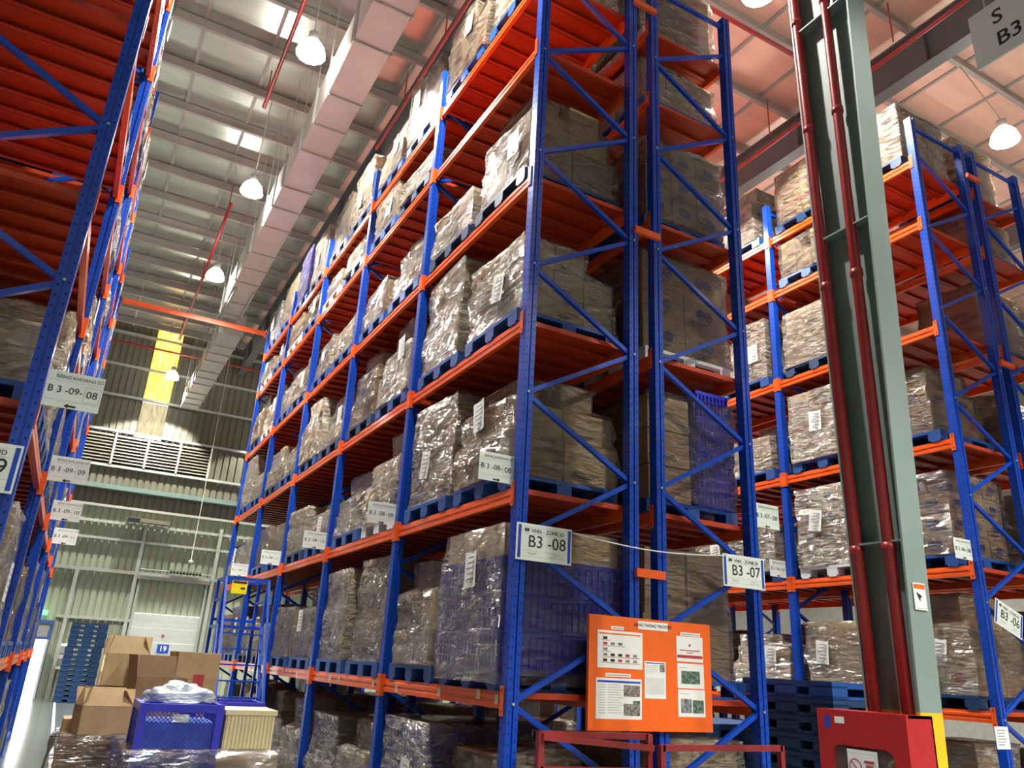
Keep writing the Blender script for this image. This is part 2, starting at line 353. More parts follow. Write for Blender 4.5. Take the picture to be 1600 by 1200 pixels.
def zone_sign(code, loc, where):
    o = board('zone_sign', 0.52, 0.29, loc, FY, 'sign_white', 'white zone sign reading B3 -%s %s' % (code, where), 'sign')
    for q in (-0.245, 0.222):
        b = MB(); rect(b, q, -0.13, q + 0.026, 0.13); ob('blue_band', b.mesh('blue_band', 'sign_blue'), o)
    b = MB(); rect(b, -0.19, 0.063, 0.22, 0.0645); rect(b, -0.19, -0.066, 0.22, -0.0645); rect(b, -0.19, 0.118, 0.22, 0.1192); rect(b, -0.19, -0.112, 0.22, -0.1108); ob('rule', b.mesh('rule', 'ink_grey'), o)
    b = MB()
    for i, (a, c) in enumerate(((-0.186, -0.174), (-0.170, -0.162), (-0.158, -0.146))): rect(b, a, 0.08, c, 0.108)
    ob('emblem', b.mesh('emblem', 'ink'), o)
    letter(o, 'VNN - ZONE ID', 0.044, 0.03, 0.09); letter(o, 'B3 -%s' % code, 0.135, 0.025, 0.002)
    letter(o, 'Shop ID:', 0.024, -0.11, -0.088, 'ink_grey'); letter(o, 'Segment', 0.020, 0.12, -0.080, 'ink_grey'); letter(o, 'From: 01  To: 17', 0.018, 0.12, -0.101, 'ink_grey')
    return o
zone_sign('08', (0.25, -0.075, 2.75), 'on the rack post above the orange board'); zone_sign('07', (2.42, -0.075, 2.75), 'at the end of the white cord')
zone_sign('06', (6.46, -0.135, 2.63), 'tilted on the rack post behind the grey column').rotation_euler = (math.pi / 2, 0.33, 0)
zone_sign('09', (-3.67, -0.075, 2.75), 'on the rack facing the B3 -08 rack')
def arrow(b, d):
    rect(b, -0.03 - 0.0, -0.108, 0.012, -0.096) if d > 0 else rect(b, -0.012, -0.108, 0.03, -0.096)
    b.quad([(0.012 * d, -0.118, 0.003), (0.036 * d, -0.102, 0.003), (0.012 * d, -0.086, 0.003)][::d])
def bay_sign(row, bay, loc, d):
    o = board('bay_sign', 0.32, 0.235, loc, FY, 'sign_white', 'white bay sign reading B3-%s-%s with a small arrow' % (row, bay), 'sign', group='bay number signs on rack posts')
    b = MB(); arrow(b, d); ob('arrow', b.mesh('arrow', 'ink'), o)
    b = MB(); frame_rect(b, 0.058, -0.060, 0.150, 0.040, 0.002); rect(b, -0.15, 0.056, 0.15, 0.0575); rect(b, -0.15, -0.072, 0.15, -0.0705); ob('rule', b.mesh('rule', 'ink_grey'), o)
    letter(o, 'BẢNG KHOANG SỐ', 0.030, 0.02, 0.082, 'ink'); letter(o, 'B 3 -%s-' % row, 0.062, -0.147, -0.004, align='LEFT', sx=0.98); letter(o, bay, 0.066, 0.104, -0.010)
    return o
for i in range(5): bay_sign('08', '%02d' % (8 + i), (-0.168, i * 2.7 + 0.03, 3.33), 1)
for i in range(4): bay_sign('09', '%02d' % (8 + i), (-3.235, i * 2.7 - 0.02, 3.30), -1)
bay_sign('06', '08', (5.87, -0.08, 3.36), 1); bay_sign('06', '09', (5.87, 2.68, 3.35), 1); bay_sign('07', '08', (2.82, -0.02, 3.33), -1)

# ------------------------------------------------------------------ pallet racks
LEV = [0.0, 1.57, 3.145, 4.68, 6.21, 7.775, 8.775]; BAY = 2.7; DEP = 1.125; TOP = 9.5
# upright post: folded section with a groove and rows of slots
b = MB(); hw = 0.05
for s in (-1, 1):
    pass
b.extr([(-hw, -hw), (-0.008, -hw), (-0.008, -hw + 0.012), (0.008, -hw + 0.012), (0.008, -hw), (hw, -hw), (hw, hw), (0.008, hw), (0.008, hw - 0.012), (-0.008, hw - 0.012), (-0.008, hw), (-hw, hw)], 0.0, TOP, 0, 'z')
z = 0.15
while z < TOP - 0.05:
    for xx, dz in ((-0.030, 0), (0.030, 0.025)):
        for yy in (-hw - 0.0008, hw + 0.0008):
            b.quad([(xx - 0.006, yy, z + dz - 0.008), (xx + 0.006, yy, z + dz - 0.008), (xx + 0.006, yy, z + dz + 0.008), (xx - 0.006, yy, z + dz + 0.008)], 1)
    for yy, dz in ((-0.028, 0), (0.028, 0.025)):
        for xx in (-hw - 0.0008, hw + 0.0008):
            b.quad([(xx, yy - 0.006, z + dz - 0.009), (xx, yy + 0.006, z + dz - 0.009), (xx, yy + 0.006, z + dz + 0.009), (xx, yy - 0.006, z + dz + 0.009)], 1)
    z += 0.075
POST = b.mesh('post', ['blue_steel', 'hole_dark'])
FOOT = MB().box(-0.075, -0.075, 0, 0.075, 0.075, 0.008).mesh('foot_plate', 'blue_steel')
# beam: two-step folded box, outer side towards -x
h = 0.06
BEAM = MB().extr([(-0.025, -h), (-0.025, -0.022), (-0.016, -0.016), (-0.016, -0.002), (-0.025, 0.004), (-0.025, 0.030), (-0.014, 0.036), (-0.014, h), (0.022, h), (0.022, -h)], 0.055, BAY - 0.055).mesh('beam', 'orange_steel')
b = MB().box(-0.058, 0.0, -0.105, -0.052, 0.052, 0.105).box(-0.056, 0.048, -0.105, -0.004, 0.056, 0.105)
for z in (-0.075, 0.075): b.quad([(-0.0588, 0.018, z + 0.012), (-0.0588, 0.032, z + 0.012), (-0.0588, 0.032, z - 0.012), (-0.0588, 0.018, z - 0.012)], 1)
BRK = b.mesh('bracket', ['orange_steel', 'hole_dark'])
# deck pan: pressed channel with turned-down lips
pw = (BAY - 0.12) / 9
DECK = MB()
dd = DEP / 2 - 0.015
prof = [(-pw / 2 + 0.004, 0.0), (pw / 2 - 0.004, 0.0), (pw / 2 - 0.004, -0.045), (pw / 2 - 0.05, -0.045), (pw / 2 - 0.05, -0.041), (pw / 2 - 0.008, -0.041), (pw / 2 - 0.008, -0.004), (-pw / 2 + 0.008, -0.004), (-pw / 2 + 0.008, -0.041), (-pw / 2 + 0.05, -0.041), (-pw / 2 + 0.05, -0.045), (-pw / 2 + 0.004, -0.045)]
DECK.extr([(a, c) for a, c in prof], -dd, dd, 0, 'x')
DECK = DECK.mesh('deck_panel', 'deck_orange')
# brace: C-channel, unit along its own length
def brace_mesh(L):
    return MB().extr([(-0.02, -0.02), (0.02, -0.02), (0.02, 0.02), (0.012, 0.02), (0.012, -0.012), (-0.012, -0.012), (-0.012, 0.02), (-0.02, 0.02)], -L / 2, L / 2, 0, 'x').mesh('brace', 'blue_steel')
BL = math.hypot(DEP, 0.616); BRACE = brace_mesh(BL); BRACE_H = brace_mesh(DEP)
BOLT = MB().tube([(0, -0.062, 0), (0, -0.05, 0)], 0.011, 6).mesh('bolt', 'girt_steel')
RACKS = {}
def rack(code, xf, s, y0, nb, label):
    r = thing('pallet_rack', label, 'rack', (xf + s * DEP / 2, y0, 0), (0, 0, 0), 'blue and orange pallet racks')
    RACKS[code] = (xf, s, y0, nb)
    rz = 0.0 if s > 0 else math.pi
    for i in range(nb + 1):
        for u in (-1, 1):
            p = ob('post', POST, r, (u * DEP / 2, i * BAY, 0)); ob('foot_plate', FOOT, p)
        up = -s     # face side
        k = 0; z = 0.32
        while z + 0.616 < TOP - 0.03:
            a = math.atan2(0.616, DEP)
            sg = 1 if k % 2 == 0 else -1
            # from face to back going up, then back to face
            o = ob('brace', BRACE, r, (0, i * BAY, z + 0.308), (0, -a * sg * s, 0))
            if i == 0: ob('bolt', BOLT, o, (-BL / 2 * (1 if sg * s > 0 else -1), 0.0, 0))
            z += 0.616; k += 1
        ob('brace', BRACE_H, r, (0, i * BAY, TOP - 0.12))
    for i in range(nb):
        for l in range(1, 7):
            for u in (-1, 1):
                bm = ob('beam', BEAM, r, (u * DEP / 2, i * BAY + (BAY if u > 0 else 0), LEV[l]), (0, 0, 0 if u < 0 else math.pi))
                ob('bracket', BRK, bm); o = ob('bracket', BRK, bm, (0, BAY, 0)); o.scale = (1, -1, 1)
            for k in range(9): ob('deck_panel', DECK, r, (0, i * BAY + 0.06 + pw * (k + 0.5), LEV[l] + 0.062))
    return r
rack('08', 0.045, 1, 0.0, 5, 'tall blue and orange pallet rack with signs B3-08 along the aisle')
rack('07', 2.60, -1, 0.0, 5, 'blue and orange rack row directly back to back with the sign B3-08 row')
rack('06', 6.095, 1, -0.07, 5, 'blue and orange pallet rack with tilted B3 -06 sign behind the grey column')
rack('05', 8.63, -1, -0.07, 3, 'blue and orange pallet rack back to back behind the B3 -06 rack')
rack('09', -3.45, -1, 0.0, 5, 'blue and orange pallet rack across the aisle with flag signs B3-09')
rack('10', -6.0, 1, 0.0, 2, 'blue and orange pallet rack back to back behind the B3-09 rack')
SP = MB().box(-0.155, -0.02, -0.035, 0.155, 0.02, 0.035).mesh('row_spacer', 'orange_steel')
for x, y in ((1.32, -0.075), (7.36, -0.145)):
    for z, hn in ((2.62, 'lowest'), (5.98, 'middle'), (8.95, 'highest')): tag(ob('row_spacer', SP, None, (x, y, z)), '%s short orange spacer bar between end posts of rows %s' % (hn, 'B3-08 and B3-07' if x < 5 else 'B3-06 and its back row'), 'spacer', 'orange row spacers between rack posts')
R = random.Random(9); TP = MB().box(-0.0265, -0.03, -0.035, -0.0255, 0.03, 0.035).mesh('tape_scrap', 'tape_clear')
for o in [q for q in bpy.data.objects if q.name.split('.')[0] == 'beam' and abs(q.location.z - LEV[1]) < 0.01 and abs(q.location.x + DEP / 2) < 0.01 and q.parent.name == 'pallet_rack']:
    for k in range(4): ob('tape_scrap', TP, o, (0, R.uniform(0.15, 2.5), R.uniform(-0.02, 0.03)))
# tie beam across the aisle
o = thing('tie_beam', 'long orange beam spanning the aisle between the two rack rows', 'beam', (-1.71, 13.5, 9.42))
ob('beam_bar', MB().extr([(-0.025, -0.06), (-0.025, 0.06), (0.025, 0.06), (0.025, -0.06)], -1.66, 1.66, 0, 'x').mesh('beam_bar', 'orange_steel'), o)
for s in (-1, 1): ob('end_plate', MB().box(-0.004, -0.06, -0.1, 0.004, 0.06, 0.1).mesh('end_plate', 'orange_steel'), o, (s * 1.655, 0, 0))

# ------------------------------------------------------------------ pallets
PW, PD, PH = 1.08, 1.14, 0.15     # along the aisle (y), deep (x), high
def deck_mesh(b, mat=0):
    b.box(-PD / 2, -PW / 2, PH - 0.035, PD / 2, PW / 2, PH, mat)
    for k in range(5):
        y = -PW / 2 + 0.09 + k * (PW - 0.18) / 4
        for x in (-0.29, 0.29): b.box(x - 0.2, y - 0.02, PH - 0.0365, x + 0.2, y + 0.02, PH - 0.02, 1)
    return b
def blk(x, y): return (x - 0.075, y - 0.085, 0.0, x + 0.075, y + 0.085, PH - 0.035)
BXY = [(x, y) for x in (-PD / 2 + 0.076, 0, PD / 2 - 0.076) for y in (-PW / 2 + 0.086, 0, PW / 2 - 0.086)]
PT, PF = {}, {}
for c, mt in (('blue', 'pallet_blue'), ('navy', 'pallet_navy'), ('white', 'pallet_white')):
    b = deck_mesh(MB())
    PT[c] = b.mesh('top_deck', [mt, 'hole_dark'])
    b = deck_mesh(MB())
    for x, y in BXY: b.box(*blk(x, y))
    for y in (-PW / 2 + 0.08, 0, PW / 2 - 0.08): b.box(-PD / 2, y - 0.06, 0.001, PD / 2, y + 0.06, 0.022)
    PF[c] = b.mesh('pallet', [mt, 'hole_dark'])
    PT[c + 'b'] = MB().box(-0.075, -0.085, 0.0225, 0.075, 0.085, PH - 0.036).mesh('block', mt)
    PT[c + 'r'] = MB().box(-PD / 2, -0.06, 0, PD / 2, 0.06, 0.022).mesh('runner', mt)
for c, mt in (('blue', 'pallet_blue'), ('navy', 'pallet_navy')):
    b = deck_mesh(MB())
    for x in (-PD / 2 + 0.10, 0, PD / 2 - 0.10):
        for y in (-PW / 2 + 0.13, 0, PW / 2 - 0.13): b.box(x - 0.10, y - 0.13, 0, x + 0.10, y + 0.13, PH - 0.035)
    for y in (-PW / 2 + 0.05, 0, PW / 2 - 0.05): b.box(-PD / 2, y - 0.05, 0.001, PD / 2, y + 0.05, 0.028)
    for x in (-PD / 2 + 0.05, 0, PD / 2 - 0.05): b.box(x - 0.05, -PW / 2, 0.001, x + 0.05, PW / 2, 0.028)
    for s_ in (-1, 1):
        b.box(-PD / 2, s_ * PW / 2 - (0.03 if s_ > 0 else 0), PH - 0.055, PD / 2, s_ * PW / 2 + (0.03 if s_ < 0 else 0), PH - 0.035); b.box(s_ * PD / 2 - (0.03 if s_ > 0 else 0), -PW / 2, PH - 0.055, s_ * PD / 2 + (0.03 if s_ < 0 else 0), PW / 2, PH - 0.035)
    PF[c + '_closed'] = b.mesh('pallet', [mt, 'hole_dark'])
def pallet(loc, c, label, parts=False, rz=0.0, group='plastic pallets'):
    if not parts: return tag(ob('pallet', PF[c], None, loc, (0, 0, rz)), label, 'pallet', group)
    p = thing('pallet', label, 'pallet', loc, (0, 0, rz), group); ob('top_deck', PT[c], p)
    for x, y in BXY: ob('block', PT[c + 'b'], p, (x, y, 0))
    for y in (-PW / 2 + 0.08, 0, PW / 2 - 0.08): ob('runner', PT[c + 'r'], p, (0, y, 0))
    return p

# ------------------------------------------------------------------ cartons, crates, film
CM = {}
def carton_mesh(w, d, h, mat, var):      # d along x, w along y
    key = (round(w, 2), round(d, 2), round(h, 2), mat, var)
    if key in CM: return CM[key]
    w, d, h = key[:3]; b = MB().box(-d / 2, -w / 2, 0, d / 2, w / 2, h)
    e = 0.0015; tw = 0.025
    b.box(-d / 2 - e, -tw, h * 0.72, d / 2 + e, tw, h + e, 1)          # tape over the top and down both ends
    pm = 2
    for s in (-1, 1):
        X = s * (d / 2 + e * 2); Yv = s * (w / 2 + e * 2)
        if var == 1:
            b.disc((X, 0.04 * s, h * 0.50), w * 0.17, h * 0.15, 12, ((0, 1, 0), (0, 0, 1)), 2); b.disc((d * 0.05, Yv, h * 0.50), d * 0.17, h * 0.15, 12, ((1, 0, 0), (0, 0, 1)), 2)
        if var == 2:
            for dx in (-0.09, 0.09):
                b.disc((X, dx * w, h * 0.52), w * 0.13, h * 0.17, 10, ((0, 1, 0), (0, 0, 1)), 2); b.disc((dx * d, Yv, h * 0.52), d * 0.13, h * 0.17, 10, ((1, 0, 0), (0, 0, 1)), 2)
        if var in (1, 2, 3):
            for k in range(3):
                z = h * (0.16 + 0.055 * k); b.quad([(X, -w * 0.36, z), (X, w * (0.05 + 0.06 * k), z), (X, w * (0.05 + 0.06 * k), z + h * 0.03), (X, -w * 0.36, z + h * 0.03)], 2)
                b.quad([(-d * 0.36, Yv, z), (d * (0.02 + 0.06 * k), Yv, z), (d * (0.02 + 0.06 * k), Yv, z + h * 0.03), (-d * 0.36, Yv, z + h * 0.03)], 2)
        if var == 4:
            for z in (0.0, h * 0.94):
                b.quad([(X, -w / 2, z), (X, w / 2, z), (X, w / 2, z + h * 0.06), (X, -w / 2, z + h * 0.06)], 2); b.quad([(-d / 2, Yv, z), (d / 2, Yv, z), (d / 2, Yv, z + h * 0.06), (-d / 2, Yv, z + h * 0.06)], 2)
            b.quad([(X, -w * 0.25, h * 0.4), (X, w * 0.25, h * 0.4), (X, w * 0.25, h * 0.5), (X, -w * 0.25, h * 0.5)], 3)
    me = b.mesh('carton', [mat, 'tape', {1: 'print_red', 2: 'print_blue', 4: 'print_pink'}.get(var, 'print_dark'), 'print_dark']); CM[key] = me
    return me
KM = {}
def crate_mesh(w, d, h, mat='crate_blue'):
    key = (round(w, 3), round(d, 3), round(h, 3), mat)
    if key in KM: return KM[key]
    b = MB(); t = 0.012
    b.box(-d / 2 + t, -w / 2 + t, 0, d / 2 - t, w / 2 - t, h - 0.02)
    b.box(-d / 2, -w / 2, h - 0.04, d / 2, w / 2, h); b.box(-d / 2, -w / 2, 0, d / 2, w / 2, 0.025)
    for s in (-1, 1):
        for k in range(9):
            v = -0.5 + (k + 0.5) / 9
            b.box(s * d / 2 - 0.006, v * w - 0.008, 0.02, s * d / 2 + 0.006, v * w + 0.008, h - 0.03)
            b.box(v * d - 0.008, s * w / 2 - 0.006, 0.02, v * d + 0.008, s * w / 2 + 0.006, h - 0.03)
        for z in (h * 0.35, h * 0.62):
            b.box(s * d / 2 - 0.008, -w / 2, z, s * d / 2 + 0.004, w / 2, z + 0.012); b.box(-d / 2, s * w / 2 - 0.008, z, d / 2, s * w / 2 + 0.004, z + 0.012)
    KM[key] = b.mesh('crate', mat); return KM[key]
LBL = MB().quad([(0, -0.105, -0.15), (0.012, -0.035, -0.15), (0.004, 0.035, -0.15), (0, 0.105, -0.15), (0, 0.105, 0.15), (0.008, 0.035, 0.15), (0.0, -0.035, 0.15), (0, -0.105, 0.15)])
for k in range(5): LBL.quad([(-0.003, -0.075, 0.09 - k * 0.045), (-0.003, 0.03 + 0.02 * (k % 3), 0.09 - k * 0.045), (-0.003, 0.03 + 0.02 * (k % 3), 0.105 - k * 0.045), (-0.003, -0.075, 0.105 - k * 0.045)], 1)
LBL = LBL.mesh('label_sheet', ['paper', 'ink_grey'])
RING = []
for c0, c1 in (((1, -1), (1, 1)), ((1, 1), (-1, 1)), ((-1, 1), (-1, -1)), ((-1, -1), (1, -1))):
    for k in range(12):
        f = [0.0, 0.02, 0.10, 0.20, 0.30, 0.40, 0.5, 0.60, 0.70, 0.80, 0.90, 0.98][k]; RING.append((c0[0] + (c1[0] - c0[0]) * f, c0[1] + (c1[1] - c0[1]) * f))
def film_mesh(ext, h, seed, name='stretch_film', mat='film_clear', n=44, m=18, amp=1.0, skirt=0.0):
    # ext(z) -> half depth, half width, centre x, centre y of the load at that height
    off = Vector((seed * 3.7, seed * 1.3, seed * 7.1)); b = MB(); rings = []
    lv = [-skirt + (h + skirt) * k / (m - 3) for k in range(m - 2)] + [h + 0.012, h + 0.02]
    for ri, z in enumerate(lv):
        hd, hw2, cx, cy = ext(min(max(z, 0.0), h)); sh = 1.0
        if ri == m - 2: sh = 0.80
        if ri == m - 1: sh = 0.35
        i = len(b.v); rings.append(i)
        for (ux, uy) in RING:
            x, y = ux * hd, uy * hw2
            p = Vector((x * 2.3, y * 2.3, z * 5.0 + x * 1.5)) + off
            d = 0.024 + amp * (0.030 * noise.noise(p * 0.7) + 0.014 * noise.noise(p * 2.7)); d = max(0.007, d)
            if ri == m - 3: d += 0.004
            ox = (1 if ux > 0 else -1) * d * (1 if abs(ux) > 0.97 else abs(ux) ** 3); oy = (1 if uy > 0 else -1) * d * (1 if abs(uy) > 0.97 else abs(uy) ** 3)
            zz = z + (0.014 * noise.noise(p * 1.7) if 0 < ri < m - 3 else 0.0)
            b.v.append((cx + (x + ox) * sh, cy + (y + oy) * sh, zz))
    n = len(RING)
    for a, c in zip(rings, rings[1:]):
        for j in range(n):
            k = (j + 1) % n; b.f.append((a + j, a + k, c + k, c + j)); b.m.append(0)
    b.f.append(tuple(rings[-1] + j for j in range(n))); b.m.append(0)
    return b.mesh(name, mat, True)
def put(parent, me, x, y, z, rz=0.0, name='carton'):
    return ob(name, me, parent, (x, y, z), (0, 0, rz))
CARD = ['cardboard', 'cardboard', 'cardboard_pale', 'cardboard_dark']
def make_load(loc, label, kind, w, d, h, seed, film='film_clear', var=None, mat=None, sheet=-1, amp=1.0, skirt=0.0, lid=None, group=None):
    R = random.Random(seed * 77 + 5)
    r = thing('wrapped_load', label, 'load', loc, (0, 0, 0), group)
    boxes = []       # (x0,x1,y0,y1,z0,z1)
    var = R.choice([0, 1, 2, 3, 3]) if var is None else var
    mat = R.choice(CARD) if mat is None else mat
    g = 0.006
    def add(cx, cy, cz, bw, bd, bh, m=None, v=None, rz=0.0):
        put(r, carton_mesh(bw - g, bd - g, bh - 0.003, m or mat, var if v is None else v), cx, cy, cz, rz); boxes.append((cx - bd / 2, cx + bd / 2, cy - bw / 2, cy + bw / 2, cz, cz + bh))
    if kind == 'grid':
        nx, ny = R.choice([(2, 2), (2, 3), (3, 2), (3, 3)]); nz = max(1, round(h / R.uniform(0.27, 0.40))); bh = h / nz
        for k in range(nz):
            for i in range(nx):
                for j in range(ny):
                    if 0 < i < nx - 1 and 0 < j < ny - 1 and k < nz - 1: continue
                    if k == nz - 1 and R.random() < 0.18 and h > 0.6: continue
                    jx, jy = R.uniform(-0.008, 0.008), R.uniform(-0.008, 0.008)
                    add((i + 0.5) * d / nx - d / 2 + jx, (j + 0.5) * w / ny - w / 2 + jy, k * bh, w / ny - 0.012, d / nx - 0.012, bh)
    elif kind == 'big':
        nz = 2 if h > 0.75 else 1; zs = [h * R.uniform(0.42, 0.58), h] if nz == 2 else [h]; z = 0
        for k, zt in enumerate(zs):
            q = 1 - 0.05 * k * R.random(); v = 0 if R.random() < 0.6 else 3
            if R.random() < 0.5:
                add(R.uniform(-0.01, 0.01), R.uniform(-0.02, 0.02), z, w * q - 0.03, d * q - 0.03, zt - z, v=v)
            else:
                for s in (-1, 1): add(s * d * q / 4, R.uniform(-0.02, 0.02), z, w * q - 0.03, d * q / 2 - 0.02, zt - z - (0.04 * R.random() if k else 0), v=v)
            z = zt
    elif kind == 'mixed':
        h1 = h * R.uniform(0.30, 0.40); h2 = h * R.uniform(0.62, 0.74)
        for i in (0, 1):
            for j in (0, 1):
                add((i - 0.5) * d / 2, (j - 0.5) * w / 2, 0, w / 2 - 0.012, d / 2 - 0.012, h1, R.choice(CARD), R.choice([0, 1, 3]))
        for i in (0, 1):
            q = R.uniform(0.34, 0.62)
            for y, bw in ((-w / 2 + w * q / 2, w * q - 0.03), (w / 2 - w * (1 - q) / 2, w * (1 - q) - 0.04)):
                add((i - 0.5) * d / 2 * R.uniform(0.84, 0.97), y * R.uniform(0.82, 0.97), h1, bw * R.uniform(0.88, 1.0), d / 2 - 0.03, (h2 - h1) * R.uniform(0.80, 1.0), R.choice(CARD), R.choice([0, 2, 3]))
        for i in (0, 1):
            if R.random() < 0.85: add((i - 0.5) * d / 2 * 0.80, R.uniform(-0.16, 0.16), h2, w * R.uniform(0.38, 0.70), d * R.uniform(0.26, 0.38), (h - h2) * R.uniform(0.75, 1.0), R.choice(CARD), 0)
    elif kind == 'split':
        nz = 4; bh = h / nz
        for k in range(nz):
            for j in (0, 1):
                put(r, crate_mesh(w / 2 - 0.012, d * 0.42, bh - 0.004), d * 0.28, (j - 0.5) * w / 2, k * bh, 0, 'crate')
        boxes.append((-d / 2, d / 2, -w / 2, w / 2, 0, h * 0.9))
        for k in range(3): add(-d * 0.23, R.uniform(-0.03, 0.03), k * h * 0.3, w * R.uniform(0.84, 0.96), d * 0.5, h * 0.29, CARD[k], (0, 3, 0)[k])
    elif kind == 'crate':
        hc = h if lid is None else h - lid; nz = max(1, round(hc / 0.29)); bh = hc / nz
        for k in range(nz):
            for i in (0, 1):
                for j in (0, 1):
                    cx, cy = (i - 0.5) * d / 2, (j - 0.5) * w / 2
                    put(r, crate_mesh(w / 2 - 0.012, d / 2 - 0.012, bh - 0.004), cx, cy, k * bh, 0, 'crate'); boxes.append((cx - d / 4, cx + d / 4, cy - w / 4, cy + w / 4, k * bh, (k + 1) * bh))
        if lid:
            for i in (0, 1): add((i - 0.5) * d / 2, 0.0, hc, w - 0.05, d / 2 - 0.03, lid, 'cardboard_pale', 0)
    def ext(z):
        L2 = [q for q in boxes if q[4] - 0.06 <= z <= q[5] + 0.03] or boxes
        a, c, e, f = min(q[0] for q in L2), max(q[1] for q in L2), min(q[2] for q in L2), max(q[3] for q in L2)
        return (c - a) / 2, (f - e) / 2, (a + c) / 2, (e + f) / 2
    hh = max(q[5] for q in boxes)
    if film: ob('stretch_film', film_mesh(ext, hh, seed, mat=film, amp=amp, skirt=skirt), r)
    if sheet:
        zc = min(hh * R.uniform(0.35, 0.7), hh - 0.17); e = ext(zc)
        if zc > 0.16:
            o = ob('label_sheet', LBL, r, (e[2] + sheet * (e[0] + 0.048), e[3] + R.uniform(-0.25, 0.25), zc), (R.uniform(-0.15, 0.15), 0, 0 if sheet < 0 else math.pi))
            if lid: letter(o, 'PALLET', 0.05, 0, 0).matrix_local = Matrix.Translation((-0.004, 0.0, -0.10)) @ Matrix(((0, 0, -1, 0), (-1, 0, 0, 0), (0, 1, 0, 0), (0, 0, 0, 1)))
    return r

# ------------------------------------------------------------------ stocked slots
DESC = {'split': 'film-wrapped brown cartons beside blue crates', 'grid': 'film-wrapped stacked cartons', 'big': 'film-wrapped large brown cartons', 'mixed': 'film-wrapped mixed carton pile', 'crate': 'film-wrapped blue plastic crates'}
SPEC = {}   # (rack, bay, level, half) -> dict
S = SPEC
S['08', 0, 1, 0] = dict(kind='crate', h=1.14, lid=0.26, film='film_thin', sheet=-1, skirt=0.10, w=1.18, d=1.16)
S['08', 0, 1, 1] = dict(kind='mixed', h=1.02, mat='cardboard')
S['08', 0, 2, 0] = dict(kind='mixed', h=0.98, var=1, film='film_clear', amp=1.3)
S['08', 0, 2, 1] = dict(kind='big', h=1.10, mat='cardboard')
S['08', 0, 3, 0] = dict(kind='grid', h=0.80, var=3, mat='cardboard', film='film_hazy', amp=1.3)
S['08', 0, 3, 1] = dict(kind='big', h=1.16, film='film_hazy')
S['08', 0, 4, 0] = dict(kind='mixed', h=1.15, film='film_clear', amp=1.4, var=1)
S['08', 0, 4, 1] = dict(kind='big', h=0.5, film='film_hazy')
S['08', 0, 5, 0] = dict(kind='grid', h=0.62)
S['08', 0, 5, 1] = dict(kind='big', h=0.66, film='film_hazy')
S['08', 0, 6, 0] = dict(kind='grid', h=1.0, mat='cardboard_pale', var=1)
S['08', 0, 6, 1] = dict(kind='grid', h=1.05, mat='cardboard', var=1)
S['08', 0, 0, 0] = dict(kind='mixed', h=1.05, mat='cardboard_dark')
S['08', 0, 0, 1] = dict(kind='crate', h=1.15, film='film_hazy')
S['08', 1, 1, 0] = dict(kind='big', h=1.16, film='film_clear', mat='cardboard')
S['08', 1, 1, 1] = dict(kind='big', h=1.10, film='film_hazy')
S['08', 1, 2, 0] = dict(kind='mixed', h=1.16, film='film_hazy')
S['08', 4, 6, 0] = dict(kind='grid', h=1.1); S['08', 4, 6, 1] = dict(kind='crate', h=0.9)
S['08', 3, 6, 1] = dict(kind='crate', h=1.15, film='film_clear'); S['08', 3, 6, 0] = dict(kind='grid', h=1.0, mat='cardboard_pale')
S['07', 0, 1, 0] = dict(kind='big', h=1.18, mat='cardboard', film='film_clear')
S['07', 0, 2, 0] = dict(kind='split', h=1.2, film='film_thin'); S['07', 0, 2, 1] = dict(kind='crate', h=1.2)
S['07', 0, 3, 0] = dict(kind='grid', h=1.12, var=2, mat='cardboard', film='film_thin')
S['07', 0, 4, 0] = dict(kind='grid', h=1.0, var=2, mat='cardboard_dark', film='film_clear')
S['07', 0, 6, 0] = dict(kind='grid', h=1.0, mat='cardboard_dark', film='film_clear'); S['09', 0, 2, 0] = dict(kind='big', h=0.42, film='film_hazy', mat='cardboard_pale')
S['07', 0, 5, 0] = dict(kind='grid', h=0.6, var=3)
S['06', 0, 2, 0] = dict(kind='grid', h=1.02, var=2, mat='cardboard', film='film_thin')
S['06', 0, 3, 0] = dict(kind='mixed', h=1.0, film='film_clear', mat='cardboard')
S['06', 0, 1, 0] = dict(kind='mixed', h=1.15, film='film_clear')
S['06', 0, 0, 0] = dict(kind='mixed', h=1.22, film='film_hazy')
S['06', 0, 6, 1] = dict(kind='grid', h=1.0, var=4, mat='cardboard_pale'); S['06', 0, 6, 0] = dict(kind='grid', h=0.95, mat='cardboard_dark', var=0)
S['06', 0, 5, 1] = dict(kind='grid', h=0.62, var=3, mat='cardboard_pale')
S['06', 0, 4, 1] = dict(kind='big', h=0.95, mat='cardboard_pale', film='film_hazy')
S['06', 0, 3, 1] = dict(kind='grid', h=1.05, var=4, mat='cardboard_pale')
S['06', 1, 6, 0] = dict(kind='mixed', h=1.2, mat='cardboard_pale'); S['06', 1, 4, 0] = dict(kind='grid', h=1.05, mat='cardboard_pale', var=4, film='film_hazy')
S['06', 1, 3, 0] = dict(kind='mixed', h=0.95, film='film_hazy')
SKIP = {('08', 0, 5, 0), ('08', 0, 5, 1), ('09', 0, 3, 0), ('09', 0, 3, 1), ('09', 1, 3, 0), ('09', 0, 4, 0), ('06', 0, 4, 0), ('06', 0, 5, 0), ('06', 1, 5, 0)}
PHRASE = {'08': 'B3-08 sign', '07': 'B3-07 sign', '06': 'B3-06 sign', '09': 'B3-09 sign', '05': 'B3-06 back row', '10': 'B3-09 back row'}
FILL = {'08': 5, '07': 5, '06': 5, '05': 2, '09': 5, '10': 1}
seed = 0
